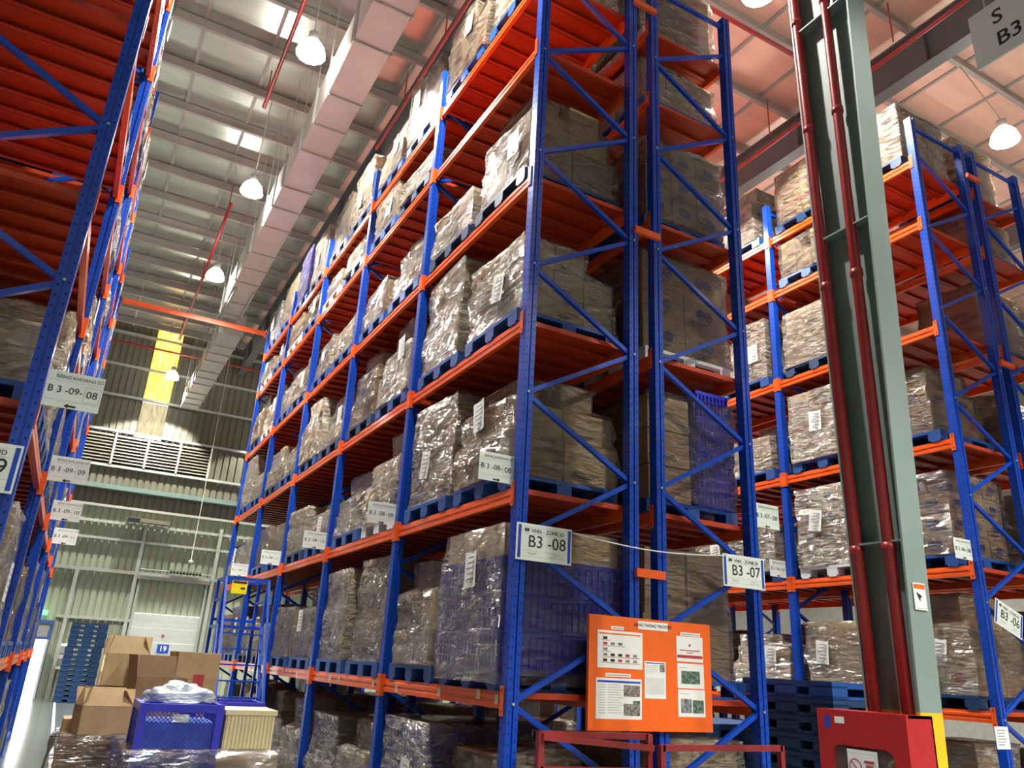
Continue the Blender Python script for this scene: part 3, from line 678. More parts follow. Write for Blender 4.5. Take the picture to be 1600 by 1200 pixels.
for code, nbf in FILL.items():
    xf, s, y0, nb = RACKS[code]
    for bi in range(nbf):
        for l in range(7):
            for hf in (0, 1):
                seed += 1
                if (code, bi, l, hf) in SKIP: continue
                if code in ('07', '06') and bi > 2 and l > 2: continue
                if code == '07' and bi > 0 and l > 3: continue
                R = random.Random(seed * 13 + 3); sp = SPEC.get((code, bi, l, hf), {})
                if code in ('05', '10') and hf: continue
                kind = sp.get('kind') or R.choice(['grid', 'mixed', 'big', 'mixed', 'mixed', 'mixed', 'crate'] if R.random() < 0.5 else ['grid', 'big', 'mixed', 'mixed'])
                hmax = 0.66 if l == 5 else (1.16 if l else 1.12)
                h = sp.get('h') or (R.uniform(1.0, 1.2) if l == 0 else R.uniform(0.45, hmax) if l == 5 else R.uniform(0.66, hmax if l != 6 else 1.25))
                w = sp.get('w') or R.uniform(0.90, 1.10); d = sp.get('d') or R.uniform(1.02, 1.14)
                film = sp.get('film') or R.choice(['film_clear', 'film_hazy', 'film_hazy'])
                cx = xf + s * (DEP / 2 - 0.02); cy = y0 + bi * BAY + (0.72 if hf == 0 else 1.98)
                z = LEV[l] + 0.0625 if l else 0.0
                where = ('%s deck' % ORD[l] if l else 'floor slot') + ', %s bay from %s, ' % (ORD[bi + 1], PHRASE[code]) + ('near half' if hf == 0 else 'far half')
                pc = R.choice(['blue'] * 6 + ['navy'] * 2 + ['white'])
                if code == '08' and bi == 0: pc = 'navy' if l == 4 else 'blue'
                pallet((cx, cy, z), pc, '%s plastic pallet under load, %s' % ({'blue': 'blue', 'navy': 'dark blue', 'white': 'white'}[pc], where), parts=(code in ('08', '07', '06') and bi == 0), group='pallets standing in the racks')
                q = dict(film=film, var=sp.get('var'), mat=sp.get('mat'), sheet=(-s if (R.random() < 0.45 or 'sheet' in sp) else 0), amp=sp.get('amp', 1.0), skirt=sp.get('skirt', 0.0), lid=sp.get('lid'))
                make_load((cx, cy, z + PH), '%s, %s' % (DESC[kind], where), kind, w, d, h, seed, group='wrapped loads in the racks', **q).rotation_euler = (0, 0, R.uniform(-0.035, 0.035) if l else 0.0)

# ------------------------------------------------------------------ building column, pipes, fire cabinet
cx = 1.42
o = thing('building_column', 'grey steel I-section column with a yellow painted foot', 'column', (cx, -2.45, 0))
zt = 12.70; hz = 1.69
def yn(z): return -0.0205 * (z - 1.7)               # outer face of the near flange (tapered column)
def yf(z): return 0.355 + 0.016 * (z - 1.7)         # outer face of the far flange
b = MB()
for z0, z1, mi in ((0, hz, 1), (hz, zt, 0)):
    for ya, yb2 in ((yn, lambda z: yn(z) + 0.014), (lambda z: yf(z) - 0.014, yf)):
        i = len(b.v)
        for z in (z0, z1): b.v += [(-0.10, ya(z), z), (0.10, ya(z), z), (0.10, yb2(z), z), (-0.10, yb2(z), z)]
        for q in ((0, 1, 5, 4), (1, 2, 6, 5), (2, 3, 7, 6), (3, 0, 4, 7)): b.f.append(tuple(i + k for k in q)); b.m.append(mi)
    for X, fl_ in ((-0.006, 1), (0.006, -1)):
        b.quad([(X, yn(z0) + 0.014, z0), (X, yn(z1) + 0.014, z1), (X, yf(z1) - 0.014, z1), (X, yf(z0) - 0.014, z0)][::fl_], mi)
ob('shaft', b.mesh('shaft', ['column_grey', 'yellow_paint']), o)
for z in (2.65, 4.9, 6.9, 8.8): ob('stiffener', MB().box(-0.095, yn(z) + 0.014, z, 0.095, yf(z) - 0.014, z + 0.012).mesh('stiffener', 'column_grey'), o)
ob('base_plate', MB().box(-0.2, -0.08, 0, 0.2, 0.5, 0.02).mesh('base_plate', 'yellow_paint'), o)
for yy, dy, nm in ((-2.165, 0.016, 'far'), (-2.365, 0.004, 'near')):
    p = thing('fire_pipe', 'dark red fire pipe running up beside the %s flange of the grey column' % nm, 'pipe', (cx - 0.075, yy, 0))
    ob('tube', MB().tube([(0, 0, 0.3), (0, dy * 6, 6), (0, dy * 12.6, 12.6)], 0.036, 12).mesh('tube', 'pipe_red', True), p)
    for z in (2.6, 4.5, 5.9, 7.0, 9.0): ob('coupling', MB().tube([(0, dy * z, z), (0, dy * z, z + 0.05)], 0.043, 12).mesh('coupling', 'pipe_red', True), p)
st = board('warning_notice', 0.115, 0.155, (1.420, -2.470, 2.330), FY, 'paper', 'small white notice with orange header stuck on the grey column', 'notice', 0.002)
b = MB(); rect(b, -0.05, 0.045, 0.05, 0.07); ob('header_band', b.mesh('header_band', 'board_orange'), st)
b = MB(); b.quad([(-0.035, 0.025, 0.003), (-0.005, -0.03, 0.003), (0.0, -0.005, 0.003), (0.018, 0.0, 0.003)][::1]); frame_rect(b, -0.05, -0.07, 0.05, 0.07, 0.0015); ob('pictogram', b.mesh('pictogram', 'ink'), st)
# cabinet, front towards -x
cb = thing('fire_hose_cabinet', 'red steel fire hose cabinet on the grey column', 'cabinet', (0.95, -2.62, 0.78))
cw, chh, cdp = 0.57, 0.90, 0.22        # along y, high, deep
b = MB()
b.box(0.02, 0, 0, cdp, 0.015, chh).box(0.02, cw - 0.015, 0, cdp, cw, chh).box(0.02, 0, chh - 0.015, cdp, cw, chh).box(0.02, 0, 0, cdp, cw, 0.015).box(cdp - 0.012, 0, 0, cdp, cw, chh)
ob('body', b.mesh('body', 'cabinet_red'), cb)
b = MB(); wy0, wy1, wz0, wz1 = 0.09, cw - 0.09, 0.08, 0.72
b.box(0, 0, 0, 0.02, wy0, chh).box(0, wy1, 0, 0.02, cw, chh).box(0, wy0, 0, 0.02, wy1, wz0).box(0, wy0, wz1, 0.02, wy1, chh)
for yy, zz, sy, sz in ((wy0, wz1, 1, -1), (wy1, wz1, -1, -1)): b.extr([(yy, zz), (yy + sy * 0.05, zz), (yy + sy * 0.015, zz + sz * 0.015), (yy, zz + sz * 0.05)], 0, 0.02, 0, 'x')
dr = ob('door', b.mesh('door', 'cabinet_red'), cb)
m, t, bb = nt('pane_glass'); bb.inputs['Base Color'].default_value = (0.6, 0.6, 0.6, 1); bb.inputs['Roughness'].default_value = 0.05
tr = N(t, 'ShaderNodeBsdfTransparent'); ms = N(t, 'ShaderNodeMixShader'); ms.inputs[0].default_value = 0.06
t.links.new(tr.outputs[0], ms.inputs[1]); t.links.new(bb.outputs[0], ms.inputs[2]); t.links.new(ms.outputs[0], t.nodes['Material Output'].inputs['Surface'])
ob('pane', MB().box(0.008, wy0, wz0, 0.011, wy1, wz1).mesh('pane', 'pane_glass'), dr)
b = MB(); b.quad([(-0.001, cw - 0.05, 0.80), (-0.001, cw - 0.09, 0.80), (-0.001, cw - 0.09, 0.865), (-0.001, cw - 0.05, 0.865)]); ob('blue_sticker', b.mesh('blue_sticker', 'sign_blue'), cb)
b = MB(); b.quad([(-0.001, cw - 0.12, 0.83), (-0.001, cw - 0.185, 0.83), (-0.001, cw - 0.185, 0.865), (-0.001, cw - 0.12, 0.865)]); ob('white_sticker', b.mesh('white_sticker', 'paper'), cb)
def ring(R_, r, n=20):
    b = MB(); return b.tube([(0, R_ * math.cos(2 * math.pi * k / n), R_ * math.sin(2 * math.pi * k / n)) for k in range(n + 1)], r, 8)
for yy in (0.38, 0.15): ob('hose_ring', ring(0.04, 0.012).mesh('hose_ring', 'hose_yellow', True), cb, (0.09, yy, 0.63))
b = MB()
for k in range(5): b.tube([(0.13, 0.10 + 0.07 * k, 0.62 - 0.02 * (k % 2)), (0.10, 0.11 + 0.07 * k, 0.35), (0.13, 0.12 + 0.07 * k, 0.08)], 0.03, 8)
ob('hose', b.mesh('hose', 'hose_grey', True), cb)
nb_ = board('notice', 0.19, 0.17, (0.944, -2.335, 1.40), FX, 'paper', 'white no-obstruction notice with red circle on the hose cabinet', 'notice', 0.002)
b = MB(); n = 28
for k in range(n):
    a, c = 2 * math.pi * k / n, 2 * math.pi * (k + 1) / n
    b.quad([(-0.045 + 0.040 * math.cos(a), 0.0 + 0.040 * math.sin(a), 0.003), (-0.045 + 0.040 * math.cos(c), 0.040 * math.sin(c), 0.003), (-0.045 + 0.034 * math.cos(c), 0.034 * math.sin(c), 0.003), (-0.045 + 0.034 * math.cos(a), 0.034 * math.sin(a), 0.003)][::-1])
b.quad([(-0.073, 0.024, 0.0032), (-0.069, 0.028, 0.0032), (-0.017, -0.024, 0.0032), (-0.021, -0.028, 0.0032)][::-1]); ob('red_circle', b.mesh('red_circle', 'print_red'), nb_)
b = MB(); frame_rect(b, -0.09, -0.068, 0.085, 0.068, 0.0012); ob('rule', b.mesh('rule', 'ink_grey'), nb_)
for mt, rows in (('print_red', ((0.030, 0.012, 0.076), (0.006, 0.022, 0.066))), ('ink_grey', ((-0.018, 0.016, 0.072), (-0.042, 0.010, 0.080)))):
    b = MB()
    for yy, xa, xb in rows: rect(b, xa, yy - 0.006, xb, yy + 0.006)
    ob('text_lines', b.mesh('text_lines', mt), nb_)
# overhead zone sign, hung over the cross aisle
hs = board('hanging_sign', 1.55, 0.68, (4.0, -2.87, 8.14), FX, 'paper', 'large white hanging sign reading S and B3', 'sign', 0.02)
letter(hs, 'S', 0.24, -0.50, 0.14, bold=0.012); letter(hs, 'B3', 0.24, -0.42, -0.14, bold=0.012); letter(hs, '-', 0.26, -0.02, 0.16); letter(hs, '-', 0.26, 0.02, -0.12)
for x in (-0.6, 0.6): ob('hanger_cable', MB().tube([(x, 0.34, -0.01), (x, 5.4, -0.01)], 0.006, 6).mesh('hanger_cable', 'cable'), hs)
nz_ = board('notice', 0.24, 0.22, (5.98, -0.14, 1.38), FY, 'paper', 'white printed notice hanging on the blue post under B3-06 sign', 'notice', 0.002)
b = MB()
for k in range(6): rect(b, -0.09, 0.07 - k * 0.028, 0.07 - 0.02 * (k % 3), 0.078 - k * 0.028)
ob('print', b.mesh('print', 'ink_grey'), nz_)

# ------------------------------------------------------------------ information board
bo = board('information_board', 1.27, 0.86, (1.32, -0.095, 1.815), FY, 'board_orange', 'orange information board with pinned white sheets on the rack posts', 'board', 0.03)
def sheet(x0, y0, x1, y1, fn, name='pinned_sheet'):
    o = ob(name, MB().box(0, 0, 0.0005, x1 - x0, y1 - y0, 0.003).mesh(name, 'paper'), bo, (x0, y0, 0)); 
    b = MB(); fn(b, x1 - x0, y1 - y0)
    if b.f: ob('print', b.mesh('print', ['ink_grey', 'print_red', 'photo_a', 'photo_b', 'photo_c', 'ink', 'sign_blue', 'board_orange']), o, (0, 0, 0.0015))
    return o
def s_org(b, w, h):
    rect(b, 0.04 * w, 0.90 * h, 0.95 * w, 0.935 * h, 7)
    for r_, n_ in enumerate((1, 3, 1, 5, 5)):
        for k in range(n_): rect(b, w * (0.12 + 0.165 * k), h * (0.76 - 0.148 * r_), w * (0.21 + 0.165 * k), h * (0.83 - 0.148 * r_), (5, 1, 2, 4, 5)[(r_ + k) % 5])
        rect(b, w * 0.09, h * (0.725 - 0.148 * r_), w * (0.27 + 0.165 * (n_ - 1)), h * (0.738 - 0.148 * r_), 1)
def s_rep(b, w, h):
    rect(b, 0.03 * w, 0.89 * h, 0.97 * w, 0.94 * h, 6)
    for k in range(12): rect(b, 0.06 * w, h * (0.82 - 0.062 * k), 0.20 * w, h * (0.832 - 0.062 * k), 0); rect(b, 0.25 * w, h * (0.83 - 0.062 * k), w * (0.5 + 0.04 * (k % 3)), h * (0.84 - 0.062 * k), 0)
    rect(b, 0.60 * w, 0.56 * h, 0.96 * w, 0.84 * h, 2); rect(b, 0.60 * w, 0.09 * h, 0.96 * w, 0.38 * h, 2); rect(b, 0.80 * w, 0.38 * h, 0.96 * w, 0.46 * h, 3)
def s_list(b, w, h):
    rect(b, 0.05 * w, 0.94 * h, 0.95 * w, 0.965 * h, 6); rect(b, 0.72 * w, 0.72 * h, 0.95 * w, 0.92 * h, 2)
    for k in range(5): rect(b, 0.06 * w, h * (0.88 - 0.05 * k), 0.6 * w, h * (0.887 - 0.05 * k), 0)
    for k in range(14): rect(b, 0.06 * w, h * (0.54 - 0.032 * k), 0.92 * w, h * (0.545 - 0.032 * k), 0)
def s_title(b, w, h): rect(b, 0.02 * w, 0.14 * h, 0.98 * w, 0.26 * h, 1); rect(b, 0.46 * w, 0.60 * h, 0.53 * w, 0.70 * h, 1); rect(b, 0.12 * w, 0.43 * h, 0.88 * w, 0.465 * h, 1); rect(b, 0.38 * w, 0.34 * h, 0.62 * w, 0.37 * h, 1)
def s_ph1(b, w, h): rect(b, 0.14 * w, 0.18 * h, 0.84 * w, 0.70 * h, 3); rect(b, 0.06 * w, 0.82 * h, 0.35 * w, 0.84 * h, 0)
def s_ph2(b, w, h): rect(b, 0.10 * w, 0.14 * h, 0.49 * w, 0.66 * h, 4); rect(b, 0.53 * w, 0.14 * h, 0.94 * w, 0.62 * h, 3); rect(b, 0.06 * w, 0.84 * h, 0.40 * w, 0.86 * h, 0)
sheet(-0.555, 0.03, -0.105, 0.315, s_org); sheet(-0.565, -0.345, -0.115, -0.045, s_rep); sheet(-0.085, -0.185, 0.135, 0.10, s_list)
sheet(0.255, 0.115, 0.545, 0.318, s_title); sheet(0.26, -0.095, 0.55, 0.100, s_ph1); sheet(0.262, -0.315, 0.555, -0.105, s_ph2)
def strip(x0, y0, x1, y1, s_, size):
    o = sheet(x0, y0, x1, y1, lambda b, w, h: None, 'title_strip')
    if s_: letter(o, s_, size, (x1 - x0) / 2, (y1 - y0) / 2, z=0.0045, bold=0.01)
    else: b = MB(); rect(b, 0.01, (y1 - y0) * 0.4, x1 - x0 - 0.01, (y1 - y0) * 0.6, 0, 0.0045); ob('print', b.mesh('print', 'ink_grey'), o)
strip(-0.15, 0.345, 0.165, 0.41, 'BẢNG THÔNG TIN DOJO', 0.034)
strip(-0.42, 0.325, -0.295, 0.352, '', 0); strip(-0.475, -0.035, -0.225, -0.008, '', 0); strip(0.30, 0.322, 0.52, 0.350, '', 0)
cd = MB(); n = 14; pts = [(0.51 + (2.17 - 0.51) * k / n, -0.09, 2.87 - 0.05 * math.sin(math.pi * k / n)) for k in range(n + 1)]
tag(ob('cord', cd.tube(pts, 0.006, 6).mesh('cord', 'paper', True)), 'thin white cord strung between the B3 -08 and B3 -07 signs', 'cord')

# ------------------------------------------------------------------ red guard rails
g1 = thing('guard_rail', 'dark red tubular guard rail with a slanted top bar', 'rail', (0.72, -0.25, 0))
T = 0.045
for x in (-0.55, 0.43): ob('upright', MB().box(x - T / 2, -T / 2, 0, x + T / 2, T / 2, 1.38).mesh('upright', 'rail_red'), g1)
ob('top_bar', MB().bar((-0.55, 0.0, 1.37), (0.43, 0.02, 1.36), T, T).mesh('top_bar', 'rail_red'), g1)
ob('slanted_bar', MB().bar((-0.55, -0.03, 1.355), (0.43, -0.05, 1.285), T, T).mesh('slanted_bar', 'rail_red'), g1)
ob('mid_bar', MB().bar((-0.55, 0, 1.14), (0.43, 0, 1.12), T, T).mesh('mid_bar', 'rail_red'), g1); ob('low_bar', MB().bar((-0.55, -0.03, 1.11), (0.43, -0.05, 0.98), T, T).mesh('low_bar', 'rail_red'), g1)
g2 = thing('guard_rail', 'dark red tubular guard rail with one straight top bar', 'rail', (1.83, -0.33, 0))
for x in (-0.62, 0.65): ob('upright', MB().box(x - T / 2, -T / 2, 0, x + T / 2, T / 2, 1.31).mesh('upright', 'rail_red'), g2)
ob('top_bar', MB().bar((-0.62, 0, 1.29), (0.65, 0, 1.29), T, T).mesh('top_bar', 'rail_red'), g2); ob('mid_bar', MB().bar((-0.62, 0, 0.75), (0.65, 0, 0.75), T, T).mesh('mid_bar', 'rail_red'), g2)

# ------------------------------------------------------------------ stacks of empty pallets
ORD += ['eighth', 'ninth', 'tenth', 'eleventh', 'twelfth', 'thirteenth', 'fourteenth', 'fifteenth', 'sixteenth']
for k in range(12): pallet((3.68, 0.16, k * 0.1535), 'navy_closed' if 1 <= k < 11 else 'blue_closed', 'empty blue pallet %s from floor in stack between B3-07 and B3-06 racks' % ORD[k + 1], parts=False, group='empty pallets stacked in the right aisle')
for k in range(9): pallet((3.45, 1.55, k * 0.1535), 'navy_closed', 'empty dark pallet %s from floor in the lower stack behind the tall one' % ORD[k + 1], parts=False, group='empty pallets stacked behind in the right aisle')
for k in range(16): pallet((-2.22 + 0.035 * (k > 10) + 0.012 * (k % 2), 25.2, k * 0.1535), 'navy_closed', 'empty blue pallet %s from floor in the stack beside the yard door' % ORD[k + 1], parts=False, rz=math.pi / 2, group='empty pallets stacked by the yard door')

# ------------------------------------------------------------------ goods standing in the aisle
def wrap(parent, boxes, h, seed, mat='film_clear', amp=1.2):
    def ext(z):
        L2 = [q for q in boxes if q[4] - 0.06 <= z <= q[5] + 0.03] or boxes
        a, c, e, f = min(q[0] for q in L2), max(q[1] for q in L2), min(q[2] for q in L2), max(q[3] for q in L2)
        return (c - a) / 2, (f - e) / 2, (a + c) / 2, (e + f) / 2
    ob('stretch_film', film_mesh(ext, h, seed, mat=mat, amp=amp), parent)
# pallet with the blue lattice crate and the cream crate
pallet((-1.86, 1.55, 0), 'blue', 'blue pallet under the lattice crate and cream crate in the aisle', parts=True, group='pallets on the aisle floor')
L1 = thing('crate_load', 'film-wrapped load topped by a blue lattice crate and cream crate', 'load', (-1.86, 1.55, PH))
def lattice_crate(parent, x0, x1, y0, y1, z0, z1, name='lattice_crate'):
    t = 0.03; o = ob(name, None, parent, ((x0 + x1) / 2, (y0 + y1) / 2, z0)); w, d, h = x1 - x0, y1 - y0, z1 - z0
    b = MB()
    for sx in (-1, 1):
        for sy in (-1, 1):
            xa, xb = sorted((sx * (w / 2 + 0.003), sx * (w / 2 - t * 1.6))); ya, yb2 = sorted((sy * (d / 2 + 0.003), sy * (d / 2 - t * 1.6)))
            b.box(xa, ya, 0.002, xb, yb2, h + 0.002)
    for z, hh in ((0, 0.05), (h - 0.055, 0.055)):
        b.box(-w / 2, -d / 2, z, w / 2, -d / 2 + t, z + hh).box(-w / 2, d / 2 - t, z, w / 2, d / 2, z + hh).box(-w / 2, -d / 2, z, -w / 2 + t, d / 2, z + hh).box(w / 2 - t, -d / 2, z, w / 2, d / 2, z + hh)
    b.box(-w / 2, -d / 2, 0, w / 2, d / 2, 0.02)
    ob('crate_frame', b.mesh('crate_frame', 'crate_blue'), o)
    b = MB(); st = 0.030
    def lat(P, W, H):
        a0, a1, h0, h1 = -W / 2 + 0.04, W / 2 - 0.04, 0.05, H - 0.05; k = a0 - (h1 - h0)
        while k < a1:
            for dirn in (1, -1):
                pa, pb = (k, h0), (k + (h1 - h0), h1)
                ua, ub = max(pa[0], a0), min(pb[0], a1)
                if ub - ua > 0.005:
                    va, vb = h0 + ua - k, h0 + ub - k
                    if dirn < 0: ua, ub = -ua, -ub
                    b.bar(P(ua, va), P(ub, vb), 0.005, 0.005)
            k += st
    lat(lambda u, v: (u, -d / 2 + 0.01, v), w, h); lat(lambda u, v: (-w / 2 + 0.01, u, v), d, h); lat(lambda u, v: (w / 2 - 0.01, u, v), d, h)
    ob('lattice', b.mesh('lattice', 'crate_blue'), o)
    ob('tag', MB().box(-0.06, -d / 2 - 0.004, h * 0.82, 0.05, -d / 2, h * 0.90).mesh('tag', 'film_bag'), o)
    return o
lattice_crate(L1, -0.52, 0.05, -0.55, 0.02, 0.62, 1.28)
ob('light_blue_goods', MB().box(-0.47, -0.515, 0.645, 0.0, -0.03, 1.16).mesh('light_blue_goods', 'goods_blue'), L1)
put(L1, crate_mesh(0.55, 1.04, 0.62), 0.0, -0.27, 0.0, 0, 'crate'); put(L1, crate_mesh(0.50, 1.04, 0.62), 0.0, 0.27, 0.0, 0, 'crate')
lattice_crate(L1, -0.10, 0.48, 0.06, 0.52, 0.63, 1.27)
b = MB(); cw_, cd_, ch_ = 0.36, 0.40, 0.30
b.box(-cw_ / 2, -cd_ / 2, 0, cw_ / 2, cd_ / 2, ch_ - 0.02); b.box(-cw_ / 2 - 0.012, -cd_ / 2 - 0.012, ch_ - 0.035, cw_ / 2 + 0.012, cd_ / 2 + 0.012, ch_)
for k in range(13): x = -cw_ / 2 + 0.015 + k * (cw_ - 0.03) / 12; b.box(x - 0.005, -cd_ / 2 - 0.008, 0.02, x + 0.005, -cd_ / 2, ch_ - 0.04)
ob('cream_crate', b.mesh('cream_crate', 'crate_cream'), L1, (0.26, -0.32, 0.95))
put(L1, carton_mesh(0.46, 0.44, 0.32, 'cardboard', 0), 0.28, -0.30, 0.625, 0)
wrap(L1, [(-0.54, 0.54, -0.56, 0.54, 0, 0.62), (-0.54, 0.50, -0.57, 0.54, 0.62, 0.98)], 0.98, 501, 'film_clear', 1.4)
# crumpled clear bag on the crate
def blob(name, mat, sx, sy, sz, seed, parent=None, loc=(0, 0, 0)):
    b = MB(); n, mm = 22, 9; off = Vector((seed, seed * 2.1, 0))
    for i in range(mm + 1):
        ph = math.pi / 2 * i / mm
        for j in range(n):
            a = 2 * math.pi * j / n; v = Vector((math.cos(a) * math.cos(ph), math.sin(a) * math.cos(ph), math.sin(ph)))
            q = 1 + 0.32 * noise.noise(v * 2.6 + off) + 0.16 * noise.noise(v * 6.5 + off); b.v.append((v.x * sx * q, v.y * sy * q, max(0, v.z * sz * q)))
    for i in range(mm):
        for j in range(n): k = (j + 1) % n; b.f.append((i * n + j, i * n + k, (i + 1) * n + k, (i + 1) * n + j)); b.m.append(0)
    b.f.append(tuple(mm * n + j for j in range(n))); b.m.append(0)
    return ob(name, b.mesh(name, mat, True), parent, loc)
tag(blob('plastic_bag', 'film_bag', 0.25, 0.20, 0.13, 3.0, None, (-2.10, 1.29, PH + 1.283)), 'crumpled clear plastic bag heaped on the blue lattice crate', 'bag')
# open cartons pile behind
pallet((-2.05, 3.55, 0), 'navy', 'dark blue pallet under the pile of open cartons in the aisle', parts=True, group='pallets on the aisle floor')
L2_ = thing('carton_pile', 'pile of opened brown cartons behind the lattice crate load', 'load', (-2.05, 3.55, PH))
def open_carton(parent, w, d, h, loc, rz, mat, flaps=(0.5, 0.9, 1.3, 0.2)):
    t = 0.006; o = ob('open_carton', None, parent, loc, (0, 0, rz)); b = MB()
    b.box(-w / 2, -d / 2, 0, w / 2, -d / 2 + t, h).box(-w / 2, d / 2 - t, 0, w / 2, d / 2, h).box(-w / 2, -d / 2, 0, -w / 2 + t, d / 2, h).box(w / 2 - t, -d / 2, 0, w / 2, d / 2, h).box(-w / 2, -d / 2, 0, w / 2, d / 2, t)
    ob('carton_body', b.mesh('carton_body', mat), o); fh = min(w, d) * 0.45
    for k, a in enumerate(flaps):
        W = w if k % 2 == 0 else d; me = MB().box(-W / 2 + 0.004, -t, 0, W / 2 - 0.004, 0, fh).mesh('flap', mat)
        p, r_ = [((0, -d / 2 + t, h), 0), ((w / 2 - t, 0, h), math.pi / 2), ((0, d / 2 - t, h), math.pi), ((-w / 2 + t, 0, h), -math.pi / 2)][k]
        ob('flap', me, o, p, (a, 0, r_))
    return o
for x, y, bw, bd, bh, mt in ((-0.28, -0.26, 0.52, 0.52, 0.50, 'cardboard_dark'), (0.27, -0.26, 0.52, 0.54, 0.52, 'cardboard'), (-0.28, 0.28, 0.52, 0.52, 0.5, 'cardboard'), (0.27, 0.28, 0.5, 0.52, 0.52, 'cardboard_dark')):
    put(L2_, carton_mesh(bw, bd, bh, mt, 0), x, y, 0)
for x, y, bw, bd, bh, mt in ((-0.27, -0.26, 0.50, 0.50, 0.50, 'cardboard'), (0.25, 0.27, 0.5, 0.5, 0.5, 'cardboard')): put(L2_, carton_mesh(bw, bd, bh, mt, 0), x, y, 0.525)
put(L2_, carton_mesh(0.5, 0.5, 0.5, 'cardboard_dark', 0), -0.27, 0.27, 0.525)
open_carton(L2_, 0.46, 0.44, 0.36, (-0.02, -0.30, 1.03), 0.1, 'cardboard_dark', (-0.15, -2.2, 0.35, 0.15))
c = put(L2_, carton_mesh(0.42, 0.40, 0.60, 'cardboard', 0), 0.29, -0.28, 1.03, 0.08)
put(L2_, carton_mesh(0.5, 0.5, 0.5, 'cardboard', 0), 0.27, -0.27, 0.525)
b = MB(); b.quad([(-0.03, -0.218, 0.28), (0.07, -0.218, 0.28), (0.07, -0.218, 0.40), (-0.03, -0.218, 0.40)]); ob('red_mark', b.mesh('red_mark', 'print_red'), c)
put(L2_, carton_mesh(0.4, 0.36, 0.24, 'cardboard', 0), -0.32, 0.18, 1.03, 0.1); open_carton(L2_, 0.40, 0.40, 0.30, (-0.28, 0.20, 1.28), -0.1, 'cardboard_pale', (-0.3, -0.4, -2.4, -0.2))
wrap(L2_, [(-0.56, 0.56, -0.53, 0.55, 0, 1.02)], 1.02, 502, 'film_clear', 1.6)
# low film-wrapped load at the left of the lattice crate
pallet((-2.56, 2.57, 0), 'navy', 'dark blue pallet under the low grey wrapped carton load', False, group='pallets on the aisle floor').scale = (0.5, 0.75, 1)
L3 = thing('wrapped_load', 'low load of cartons under dark grey film beside lattice crate', 'load', (-2.56, 2.57, PH))
L3.scale = (1, 0.92, 1)
for x, y, z, bw, bd, bh, mt in ((0, -0.2, 0, 0.38, 0.52, 0.55, 'cardboard_dark'), (0, 0.2, 0, 0.38, 0.52, 0.55, 'cardboard_dark'), (-0.08, -0.18, 0.552, 0.36, 0.36, 0.40, 'cardboard_dark'), (0.0, 0.2, 0.552, 0.38, 0.5, 0.5, 'cardboard')): put(L3, carton_mesh(bw, bd, bh, mt, 0), x, y, z)
open_carton(L3, 0.40, 0.34, 0.22, (0.03, -0.17, 0.955), 0.15, 'cardboard', (-0.5, -0.6, 0.5, -0.3))
wrap(L3, [(-0.27, 0.27, -0.4, 0.4, 0, 0.55), (-0.27, 0.26, -0.37, 0.4, 0.55, 0.96)], 0.96, 503, 'film_clear', 1.8)
o = thing('blue_tray', 'shallow light blue plastic tray lying on the low carton load', 'tray', (-2.42, 2.74, PH + 1.055), (0.0, 0.0, 0.2))
ob('tray_body', MB().extr([(-0.15, 0.0), (0.15, 0.0), (0.19, 0.11), (0.175, 0.11), (0.14, 0.015), (-0.14, 0.015), (-0.175, 0.11), (-0.19, 0.11)], -0.12, 0.12).mesh('tray_body', 'pallet_blue'), o)
# small cartons by the wall
R = random.Random(4)
k = 0
for (x, y, z, bw, mt, lab) in ((-1.35, 24.2, 0, 0.6, 'cardboard_dark', 'dark brown carton on the floor, bottom of a far stack'), (-1.35, 24.2, 0.502, 0.6, 'cardboard_dark', 'dark brown carton second from floor in a far stack'), (-1.35, 24.2, 1.004, 0.58, 'cardboard_pale', 'pale tan carton third from floor in a far stack'), (-1.35, 24.2, 1.506, 0.56, 'cardboard_dark', 'dark brown carton on top of a far stack'), (-0.65, 24.0, 0, 0.6, 'cardboard', 'brown carton on the floor beside the far stack'), (-0.65, 24.0, 0.502, 0.6, 'cardboard', 'brown carton second up beside the far stack'), (-0.65, 24.0, 1.004, 0.6, 'cardboard_dark', 'dark carton third up beside the far stack'), (-0.65, 24.0, 1.506, 0.5, 'cardboard_pale', 'pale carton on top beside the far stack')):
    o = thing('carton', lab + ' near the dock door', 'carton', (x, y, z), (0, 0, 0), 'cartons near the dock door'); put(o, carton_mesh(bw, 0.55, 0.50, mt, 0), 0, 0, 0, 0, 'carton_body')
# dock number sign standing before the dock door
o = board('dock_sign', 0.40, 0.30, (0.40, YB - 0.068, 1.77), FY, 'sign_blue', 'blue dock number sign reading 19 on the white dock door', 'sign', 0.01)
letter(o, '19', 0.26, 0, 0, 'paper', bold=0.02)
o = board('wall_poster', 0.55, 0.85, (-2.72, YB - 0.068, 1.35), FY, 'paper', 'white printed poster on the wall beside the yard door', 'poster', 0.004)
b = MB(); rect(b, -0.2, 0.05, 0.2, 0.33); rect(b, -0.2, -0.33, 0.2, -0.08); ob('print', b.mesh('print', 'ink_grey'), o)

